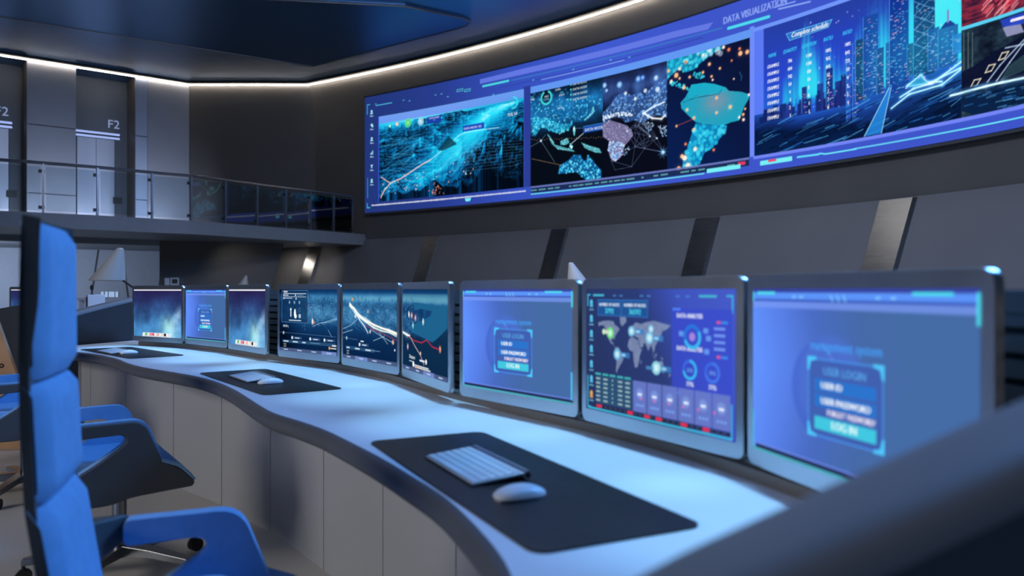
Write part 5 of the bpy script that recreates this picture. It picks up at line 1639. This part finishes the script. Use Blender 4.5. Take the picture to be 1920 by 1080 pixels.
def kbd(loc, rz, lab):
    t = thing('keyboard', lab, 'keyboard', loc, rz, 'white keyboards')
    MB().prism([(-0.066, 0.0), (-0.066, 0.004), (0.055, 0.0165), (0.055, 0.010)], -0.142, 0.142).build('base', M['aluminium'], t, bevel=0.001)
    for o in [t.children[0]]:
        o.rotation_euler = (0, 0, PI / 2)
    m = MB().tube([(-0.142, 0.057, 0.0095), (0.142, 0.057, 0.0095)], 0.0095, 16)
    tb = m.build('battery_tube', M['aluminium'], t, smooth=True)
    for s in (-1, 1):
        MB().tube([(s * 0.1415, 0.057, 0.0095), (s * 0.1425, 0.057, 0.0095)], 0.0055, 12).build('end_cap', M['black'], tb)
    m = MB()
    for r_ in range(6):
        y0 = -0.060 + r_ * 0.0185
        dy = 0.0155 if r_ < 5 else 0.009
        x = -0.137
        widths = [0.0165, 0.0165, 0.0165, 0.02, 0.092, 0.02, 0.0165, 0.0165, 0.0165, 0.0165] if r_ == 0 else [0.028] + [0.0165] * 11 + [0.026] if r_ in (1, 2) else [0.0165] * 13 + [0.022] if r_ < 5 else [0.0168] * 14
        tot = sum(widths)
        gap = (0.274 - tot) / (len(widths) - 1)
        for w_ in widths:
            za_ = 0.004 + (y0 + 0.066) / 0.121 * 0.0125
            zb_ = 0.004 + (y0 + dy + 0.066) / 0.121 * 0.0125
            m.add([(x, y0, za_), (x + w_, y0, za_), (x + w_, y0 + dy, zb_), (x, y0 + dy, zb_), (x + .0008, y0 + .0008, za_ + .0022), (x + w_ - .0008, y0 + .0008, za_ + .0022), (x + w_ - .0008, y0 + dy - .0008, zb_ + .0022), (x + .0008, y0 + dy - .0008, zb_ + .0022)],
                  [(4, 5, 6, 7), (0, 1, 5, 4), (1, 2, 6, 5), (2, 3, 7, 6), (3, 0, 4, 7)])
            x += w_ + gap
    m.build('keys', M['white_plastic'], t)
    return t


def mouse(loc, rz, lab):
    t = thing('mouse', lab, 'mouse', loc, rz, 'white mice')
    rows = []
    n = 20
    for i in range(n + 1):
        s = -1 + 2 * i / n
        wd = 0.027 * max(0.0, 1 - abs(s) ** 3.2) ** 0.5 + 0.0005
        hh = 0.0165 * max(0.0, 1 - abs(s) ** 2.1) ** 0.9 + 0.0045
        rows.append([(wd * math.cos(PI * k / 12), s * 0.053, 0.0035 + hh * math.sin(PI * k / 12) ** 0.8) for k in range(13)])
    MB().loft(rows, closed=True, cap=True).build('shell', M['white_plastic'], t, smooth=True)
    rows = [[(x * 0.93, y * 0.96, z) for x, y, z in [(0.027 * max(0.0, 1 - abs(-1 + 2 * i / n) ** 3.2) ** 0.5 * sg, (-1 + 2 * i / n) * 0.053, zz) for sg, zz in ((-1, 0), (1, 0), (1, 0.005), (-1, 0.005))]] for i in range(n + 1)]
    MB().loft(rows, closed=True, cap=True).build('base', M['aluminium'], t)
    return t


KB = [((-0.080, 1.657), -64.8), ((-1.124, 3.328), -55.0), ((-2.448, 4.737), -46.0)]
MS = [((0.014, 1.424), -64.0), ((-0.99, 3.148), -54.0), ((-2.306, 4.621), -46.0)]
for k in range(3):
    (x, y), a = ST3[k]
    o = MB().slab(rounded_rect(0.925, 0.312, 0.03, 6), 0.0006, 0.0036).build('desk_mat', M['mat'])
    o.location = (x, y, DESK_Z)
    o.rotation_euler = (0, 0, math.radians(a))
    tag(o, 'black desk mat on the white desk, ' + where[k], 'desk mat', 'black desk mats')
    kbd((KB[k][0][0], KB[k][0][1], DESK_Z + 0.004), math.radians(KB[k][1]), 'slim white keyboard on the mat ' + where[k])
    mouse((MS[k][0][0], MS[k][0][1], DESK_Z + 0.004), math.radians(MS[k][1]), 'white mouse on the mat ' + where[k])


# ------------------------------------------------------------------ chairs (local: +x forward, +y the sitter's left)
def round_path(P, r, n=5, closed=True):
    """replace the corners of polygon P by arcs-like quadratic curves"""
    out = []
    N = len(P)
    for i in range(N):
        p, a, b = Vector(P[i]), Vector(P[i - 1]), Vector(P[(i + 1) % N])
        rr_ = r[i] if isinstance(r, (list, tuple)) else r
        ra = min(rr_, (a - p).length * 0.45)
        rb = min(rr_, (b - p).length * 0.45)
        s, e = p + (a - p).normalized() * ra, p + (b - p).normalized() * rb
        for k in range(n + 1):
            t = k / n
            q = s * (1 - t) ** 2 + p * 2 * t * (1 - t) + e * t * t
            out.append((q.x, q.y))
    return out


# side plates: an open loop that turns down from the arm into the seat side
ARM_OUT = round_path([(-0.155, 0.640), (0.15, 0.644), (0.214, 0.480), (0.275, 0.452), (0.330, 0.392), (0.322, 0.374), (0.10, 0.362), (0.03, 0.340), (-0.175, 0.348), (-0.175, 0.44), (-0.10, 0.445), (-0.03, 0.485), (0.075, 0.553), (0.092, 0.578), (0.075, 0.600), (-0.155, 0.592)],
                     [0.01, 0.045, 0.02, 0.05, 0.012, 0.012, 0.05, 0.05, 0.03, 0.02, 0.03, 0.03, 0.03, 0.02, 0.02, 0.01])
ARM_IN = round_path([(-0.080, 0.647), (0.157, 0.651), (0.224, 0.476), (0.18, 0.42), (-0.12, 0.42), (-0.10, 0.447), (-0.03, 0.487), (0.073, 0.555), (0.090, 0.578), (0.073, 0.598), (-0.080, 0.592)],
                    [0.015, 0.05, 0.01, 0.01, 0.01, 0.02, 0.03, 0.03, 0.02, 0.02, 0.015])
SEAT_SHELL = round_path([(-0.18, 0.46), (0.215, 0.480), (0.27, 0.452), (0.335, 0.396), (0.328, 0.380), (0.10, 0.366), (0.03, 0.345), (-0.17, 0.352)], [0.02, 0.02, 0.05, 0.012, 0.012, 0.05, 0.05, 0.03])
CUSH = round_path([(-0.17, 0.505), (0.02, 0.488), (0.215, 0.494), (0.275, 0.466), (0.338, 0.404), (0.32, 0.394), (-0.15, 0.43)], [0.02, 0.1, 0.05, 0.05, 0.012, 0.01, 0.02])


def make_chair(name, label, loc, rz):
    t = thing(name, label, 'office chair', loc, rz, 'blue and grey control room chairs')
    bm_ = M['chair_blue']
    sh = M['chair_shell']
    # seat
    m = MB().prism(SEAT_SHELL, -0.241, 0.241)
    m.build('seat_shell', sh, t, bevel=0.008)
    MB().prism(CUSH, -0.204, 0.204).build('seat', bm_, t, bevel=0.014, seg=3)
    MB().prism(round_path([(0.205, 0.484), (0.272, 0.455), (0.328, 0.396), (0.334, 0.402), (0.278, 0.468), (0.21, 0.496)], 0.004, 2), -0.264, 0.264).build('seat_front_pad', bm_, t, bevel=0.006)
    # arms
    for s in (-1, 1):
        a = MB().prism(ARM_OUT, 0.240 * s, 0.264 * s).build('arm', sh, t, bevel=0.005)
        MB().prism(ARM_IN, 0.202 * s, 0.242 * s).build('arm_pad', bm_, a, bevel=0.009, seg=3)
        m = MB().loft([[(x, y * s, z) for x, y, z in r] for r in ([(-0.185, 0.13, 0.52), (-0.185, 0.13, 0.655), (-0.155, 0.13, 0.655), (-0.145, 0.13, 0.50)], [(-0.175, 0.20, 0.57), (-0.175, 0.20, 0.652), (-0.125, 0.20, 0.652), (-0.115, 0.20, 0.57)], [(-0.15, 0.252, 0.594), (-0.15, 0.252, 0.648), (-0.07, 0.252, 0.650), (-0.07, 0.252, 0.596)])], closed=True, cap=True)
        m.build('arm_link', sh, a, bevel=0.008)
    # back: three cushions on a slim shell
    fx = lambda z: float(np.interp(z, [0.44, 0.55, 0.774, 0.983, 1.26], [-0.075, -0.105, -0.140, -0.150, -0.152]))
    for k, (z0, z1, hw) in enumerate(((0.45, 0.772, 0.150), (0.778, 0.98, 0.141), (0.986, 1.255, 0.134))):
        rows = []
        zs = np.linspace(z0, z1, 11)
        for z in zs:
            e = min(z - z0, z1 - z) / 0.025
            pinch = 0.016 * max(0, 1 - e) ** 2
            x = fx(z) - pinch
            w_ = hw * (1 if k < 2 else 1 - 0.10 * max(0, (z - 1.215) / 0.04) ** 2)
            r = []
            for q in range(13):
                y = -1 + 2 * q / 12
                r.append((x - 0.020 * max(0, abs(y) - 0.80) ** 2 / 0.04 + 0.002 * (1 - y * y), y * w_, z))
            r += [(x - 0.026, w_ * 0.97, z), (x - 0.026, -w_ * 0.97, z)]
            rows.append(r)
        MB().loft(rows, closed=True, cap=True).build('back_cushion', bm_, t, smooth=True)
    prof_f = [(fx(z) - (0.024 if z < 1.0 else 0.024 - 0.016 * min(1, (z - 1.0) / 0.13)), z) for z in np.linspace(0.40, 1.262, 24)]
    prof_b = [(fx(z) - (0.040 if z < 0.9 else 0.040 - 0.004 * (z - 0.9) / 0.36), z) for z in np.linspace(1.268, 0.38, 24)]
    rows = []
    for y in np.linspace(-1, 1, 15):
        b_ = 0.004 * (1 - abs(y) ** 2)
        ww = 0.148
        rows.append([(x, y * np.interp(z, [0.4, 0.8, 1.2, 1.27], [0.158, ww, 0.140, 0.126]), z) for x, z in prof_f] + [(x - b_, y * np.interp(z, [0.4, 0.8, 1.2, 1.27], [0.158, ww, 0.140, 0.126]), z) for x, z in prof_b])
    # the wrap-around rims at the two sides only: the middle of the shell stays behind the cushions
    for i in range(1, 14):
        rows[i] = [(min(x, fx(z) - 0.023) if j < 24 else x, y, z) for j, (x, y, z) in enumerate(rows[i])]
    MB().loft(rows, closed=True, cap=True).build('back_shell', sh, t, smooth=True)
    # base
    bx = 0.10
    MB().tube([(bx, 0, 0.34), (bx, 0, 0.385)], [0.06, 0.09], 16).build('tilt_housing', M['black'], t, smooth=True)
    MB().tube([(bx, 0, 0.10), (bx, 0, 0.36)], 0.027, 16).build('column', M['chrome'], t, smooth=True)
    for k in range(5):
        a = math.radians(20 + 72 * k)
        R = Matrix.Translation((bx, 0, 0)) @ Matrix.Rotation(a, 4, 'Z')
        m = MB()
        m.loft([[R @ Vector((x, sy * w_, z)) for sy, z in ((-1, z0), (1, z0), (1, z1), (-1, z1))] for x, w_, z0, z1 in ((0.02, 0.034, 0.075, 0.125), (0.16, 0.028, 0.085, 0.118), (0.34, 0.02, 0.072, 0.098))], closed=True, cap=True)
        lg = m.build('leg', M['chrome'], t, bevel=0.004)
        m = MB()
        for s in (-1, 1):
            ca = [R @ Vector((0.335, s * 0.010 - 0.008, 0.028)), R @ Vector((0.335, s * 0.010 + 0.008, 0.028))]
            m.tube(ca, 0.028, 14)
        m.tube([R @ Vector((0.335, 0, 0.03)), R @ Vector((0.335, 0, 0.08))], 0.007, 8)
        m.build('castor', M['black'], lg, smooth=True)
    return t


ch = make_chair('office_chair', 'high-backed blue office chair with grey shell, nearest the camera at the left edge', (-0.688, 1.473, 0), math.radians(19))
dup(ch, (-1.66, 3.03, 0), math.radians(35), 'blue chair facing the dark map monitors, its grey arm seen behind the nearest chair')
dup(ch, (-2.80, 4.24, 0), math.radians(44), 'blue chair mostly hidden behind the nearest chair, cut by the left edge')


# ------------------------------------------------------------------ lamps and the things beyond the desk
def cabinet(x, y, sx, sy, h, rz, label):
    t = thing('low_cabinet', label, 'cabinet', (x, y, 0), rz, 'low cabinets beyond the desk')
    MB().box(-sx, sx, -sy, sy, 0.05, h - 0.03).build('body', M['desk_front'], t)
    MB().box(-sx - 0.02, sx + 0.02, -sy - 0.02, sy + 0.02, h - 0.03, h).build('cabinet_top', M['desk_top'], t, bevel=0.004)
    MB().box(-sx + 0.03, sx - 0.03, -sy + 0.03, sy - 0.03, 0, 0.05).build('plinth', M['black'], t)
    return t


def lamp(x, y, zb, h, rz, label, lean=0.105, arm=(0.30, -0.12)):
    """cone lamp: the shade's lower rim at height h above the surface zb"""
    t = thing('desk_lamp', label, 'lamp', (x, y, zb), rz, 'cone desk lamps')
    rows = []
    for k in range(2):
        rr_, zz, xx = ((0.136, h, 0.0), (0.030, h + 0.250, lean))[k]
        rows.append([(xx + rr_ * math.cos(2 * PI * q / 40), rr_ * math.sin(2 * PI * q / 40), zz) for q in range(40)])
    rows2 = [[(xx * 1.0 + (px - xx) * 0.94, py * 0.94, pz - 0.003) for px, py, pz in r] for r, xx in ((rows[1], lean), (rows[0], 0.0))]
    MB().loft(rows + rows2, closed=True).build('lamp_shade', M['lamp'], t, smooth=True)
    MB().tube([(lean, 0, h + 0.249), (lean, 0, h + 0.262)], [0.031, 0.02], 20).build('cap', M['lamp'], t, smooth=True)
    ax = arm[0]
    MB().tube([(0.06, 0, h + 0.05), (0.13, 0, h + 0.0), (ax, 0, h + arm[1]), (ax + 0.015, 0, h + arm[1] - 0.03), (ax, 0, 0.02)], 0.008, 8).build('arm', M['black'], t, smooth=True)
    MB().tube([(ax, 0, 0.0), (ax, 0, 0.02)], [0.08, 0.075], 24).build('base', M['black'], t, smooth=True)
    return t


cabinet(-3.0, 6.42, 0.5, 0.25, 0.80, math.radians(-10), 'low grey cabinet under the pale cone lamp beyond the far end of the desk')
lamp(-3.27, 6.2, 0.80, 0.416, 0, 'large pale cone lamp beyond the far left monitor')
cabinet(-6.2, 18.3, 0.8, 0.3, 0.78, 0, 'low grey cabinet beside the dark wall under the balcony')
lamp(-6.42, 18.3, 0.78, 0.443, 0, 'tiny cone lamp tip peeking above the login page monitor at the far end', lean=0.08)
cabinet(0.95, 8.95, 0.6, 0.3, 0.78, 0, 'low grey cabinet between the desk and the sloping wall')
lamp(0.775, 8.9, 0.78, 0.416, PI, 'cone lamp tip peeking above the login page monitor beside the dashboard', lean=0.09, arm=(0.28, -0.1))

# pale equipment box with a small microphone, beyond the desk's far wing
cabinet(-4.08, 7.62, 0.30, 0.28, 0.80, math.radians(-20), 'low grey cabinet carrying the pale equipment box')
bx_ = thing('equipment_box', 'pale grey equipment box with a dark side, behind the desk end left of the lamp', 'box', (-4.10, 7.56, 0.80), math.radians(33))
MB().box(-0.075, 0.075, -0.10, 0.10, 0, 0.294).build('casing', M['white_box'], bx_, bevel=0.006)
MB().box(-0.0785, -0.074, -0.085, 0.085, 0.02, 0.27).build('side_panel', M['black'], bx_)
mc = thing('microphone', 'tiny dark microphone standing up on the pale equipment box', 'microphone', (-4.13, 7.55, 1.094))
MB().tube([(0, 0, 0), (0, 0, 0.06)], 0.005, 8).build('stem', M['black'], mc, smooth=True)
MB().tube([(0, 0, 0.045), (0, 0, 0.055), (0, 0, 0.085), (0, 0, 0.095)], [0.008, 0.016, 0.016, 0.006], 12).build('head', M['black'], mc, smooth=True)
MB().tube([(0, 0, 0), (0, 0, 0.006)], 0.02, 12).build('base', M['black'], mc, smooth=True)

# far table with a row of small lit screens
ft = thing('far_table', 'long grey table far beyond the lamp, carrying five small lit screens', 'table', (-6.9, 13.6, 0))
MB().box(-0.62, 0.12, -0.35, 0.35, 0.96, 1.0).build('table_top', M['desk_front'], ft)
for sx in (-0.55, 0.05):
    for sy in (-0.3, 0.3):
        MB().box(sx - 0.03, sx + 0.03, sy - 0.03, sy + 0.03, 0, 0.96).build('leg', M['desk_front'], ft)
pale = emitter('pale_screen', (170, 200, 244), 0.8)
first = None
for k, px in enumerate((192.5, 200, 207, 212.5, 219.5)):
    x = (px - 960) / F_PX * 13.5
    lab = ['small lit screen on the far table, first from the pale equipment box', 'small lit screen on the far table, second from the pale equipment box', 'small lit screen on the far table, third from the pale equipment box',
           'small lit screen on the far table, fourth from the pale equipment box', 'small lit screen on the far table, fifth from the pale equipment box'][k]
    if first is None:
        first = thing('small_screen', lab, 'screen', (x, 13.5, 1.0), 0, 'small screens on the far table')
        MB().box(-0.027, 0.027, -0.01, 0.01, 0.005, 0.115).build('casing', M['aluminium'], first)
        MB().box(-0.024, 0.024, -0.0125, -0.0095, 0.012, 0.110).build('display', pale, first)
        MB().box(-0.02, 0.02, -0.02, 0.02, 0, 0.006).build('foot', M['aluminium'], first)
    else:
        o = dup(first, (x, 13.5, 1.0), 0, lab)

# neighbouring desk at the left edge: dark wing, monitor, lamp
nd = thing('neighbouring_desk', 'dark end of the neighbouring control desk at the left edge', 'desk', (-4.8, 7.3, 0))
q = np.array([(-4.28, 7.02), (-4.55, 7.0), (-4.9, 6.98), (-5.5, 6.95)])
m = MB().loft([[(x, y, 0), (x, y, T), (x, y + 0.1, T), (x, y + 0.1, 0)] for (x, y), T in zip(q, (1.03, 0.992, 0.925, 0.80))], closed=True, cap=True)
m.build('end_wing', M['wing_out'], nd, world=True)
MB().box(-6.6, -4.62, 7.15, 8.1, 0.70, 0.752).build('worktop', M['desk_top'], nd, world=True)
MB().box(-6.5, -4.7, 7.3, 8.0, 0.0, 0.70).build('front_panel', M['desk_front'], nd, world=True)
make_monitor((-4.79, 7.70, 0.7525), math.radians(-12), 'nebula', 'nebula wallpaper monitor of the neighbouring desk, showing left of the nearest chair')
lamp(-5.55, 7.8, 0.753, 0.50, PI, 'pale cone lamp cut by the left edge, on the neighbouring desk', lean=0.08)
tb = thing('upright_panel', 'tan upright panel with a black ring on it, cut by the left edge', 'panel', (-3.9, 5.5, 0))
MB().loft([[(x, y, z) for x, z in ((-4.35, 0.0), (-3.36, 0.0), (-3.70, 0.95), (-4.35, 0.95))] for y in (5.5, 5.53)], closed=True, cap=True).build('board', M['tan'], tb, world=True)
rg = [(-3.655 + 0.014 * math.cos(2 * PI * k / 24), 5.497, 0.597 + 0.012 * math.sin(2 * PI * k / 24)) for k in range(25)]
MB().tube(rg, 0.0045, 8).build('ring', M['black'], tb, smooth=True, world=True)


# ------------------------------------------------------------------ light
def area(name, loc, target, size, power, col, sy=None):
    l = bpy.data.lights.new(name, 'AREA')
    l.shape = 'RECTANGLE'
    l.size = size
    l.size_y = sy or size
    l.energy = power
    l.color = lin(col)
    o = bpy.data.objects.new(name, l)
    C.objects.link(o)
    o.location = loc
    o.rotation_euler = (Vector(target) - Vector(loc)).to_track_quat('-Z', 'Y').to_euler()
    return o


def spot(name, loc, target, power, col, deg, blend=1.0, rad=0.05):
    l = bpy.data.lights.new(name, 'SPOT')
    l.energy = power
    l.color = lin(col)
    l.spot_size = math.radians(deg)
    l.spot_blend = blend
    l.shadow_soft_size = rad
    o = bpy.data.objects.new(name, l)
    C.objects.link(o)
    o.location = loc
    o.rotation_euler = (Vector(target) - Vector(loc)).to_track_quat('-Z', 'Y').to_euler()
    return o


for k, ((x, y), a, pg, lab) in enumerate(MON):          # ceiling downlights over the monitors
    fx_, fy_ = -math.sin(math.radians(a)), math.cos(math.radians(a))
    spot('downlight', (x + fx_ * 0.22, y + fy_ * 0.22, DESK_Z + 2.2), (x - fx_ * 0.13, y - fy_ * 0.13, DESK_Z), 270, (140, 204, 255), 23, 1.0, 0.04)
area('blue_room_light', (5.4, 4.8, 6.9), (-0.8, 2.6, 0.6), 2.5, 840, (100, 168, 255))
area('blue_back_light', (-3, -5, 5.5), (-1.5, 6, 1.0), 5, 45, (150, 190, 255))
area('hall_light', (-1.0, 7.0, 7.3), (3.0, 17.0, 1.2), 2, 800, (216, 228, 255))
area('aisle_light', (-5.0, 0.0, 2.3), (-1.0, 3.4, 0.2), 2.2, 94, (250, 248, 244), 1.0)
for px in (60, 185, 310):
    s = lob_s(px)
    p = lob(s, -2.2)
    t = lob(s, 0.0)
    spot('lobby_uplight', (p[0], p[1], BF + 0.3), (t[0], t[1], BF + 1.1), 260, (200, 212, 242), 94, 1.0, 0.2)
area('corridor_light', (-14.5, 21.0, 2.40), (-14.5, 23.5, 0.3), 6, 210, (190, 210, 245), 1.0)
for x, y, tx, ty, w_ in ((-5.75, 21.5, -6.0, 23.4, 60), (-7.4, 19.9, -7.6, 21.4, 26)):
    spot('soffit_downlight', (x, y, BF - 0.36), (tx, ty, 1.5), w_, (255, 244, 234), 75, 1.0, 0.05)
area('added_glint_light', (-7.15, 23.55, BF - 0.345), (-7.15, 23.55, 0), 0.5, 5, (255, 246, 236), 0.3)  # added lamp, out of sight, placed so the rib by the balcony gleams
area('added_rib_light', (0.3, 13.6, CEIL - 0.06), (0.3, 13.6, 0), 2.6, 34, (248, 246, 244), 1.8)  # added lamp above the view, mirrored in the wide rib to brighten it

wd = bpy.data.worlds.new('dim_room')
bpy.context.scene.world = wd
wd.use_nodes = True
wd.node_tree.nodes['Background'].inputs['Color'].default_value = (0.30, 0.42, 0.62, 1)
wd.node_tree.nodes['Background'].inputs['Strength'].default_value = 0.06

# ------------------------------------------------------------------ camera
cam = bpy.data.cameras.new('camera')
cam.sensor_width = 36
cam.lens = 36 * F_PX / 1920
cam.shift_y = (HZ - 540) / 1920
cam.clip_start = 0.05
cam.clip_end = 200
cam.dof.use_dof = True
cam.dof.focus_distance = 5.0
cam.dof.aperture_fstop = cam.lens / 10.5
co = bpy.data.objects.new('camera', cam)
C.objects.link(co)
co.location = (0, 0, CAM_Z)
co.rotation_euler = (PI / 2, 0, 0)
sc = bpy.context.scene
sc.camera = co
sc.view_settings.view_transform = 'Standard'
sc.view_settings.look = 'None'
sc.view_settings.gamma = 1.0
sc.view_settings.exposure = 0.0
sc.view_settings.use_curve_mapping = False
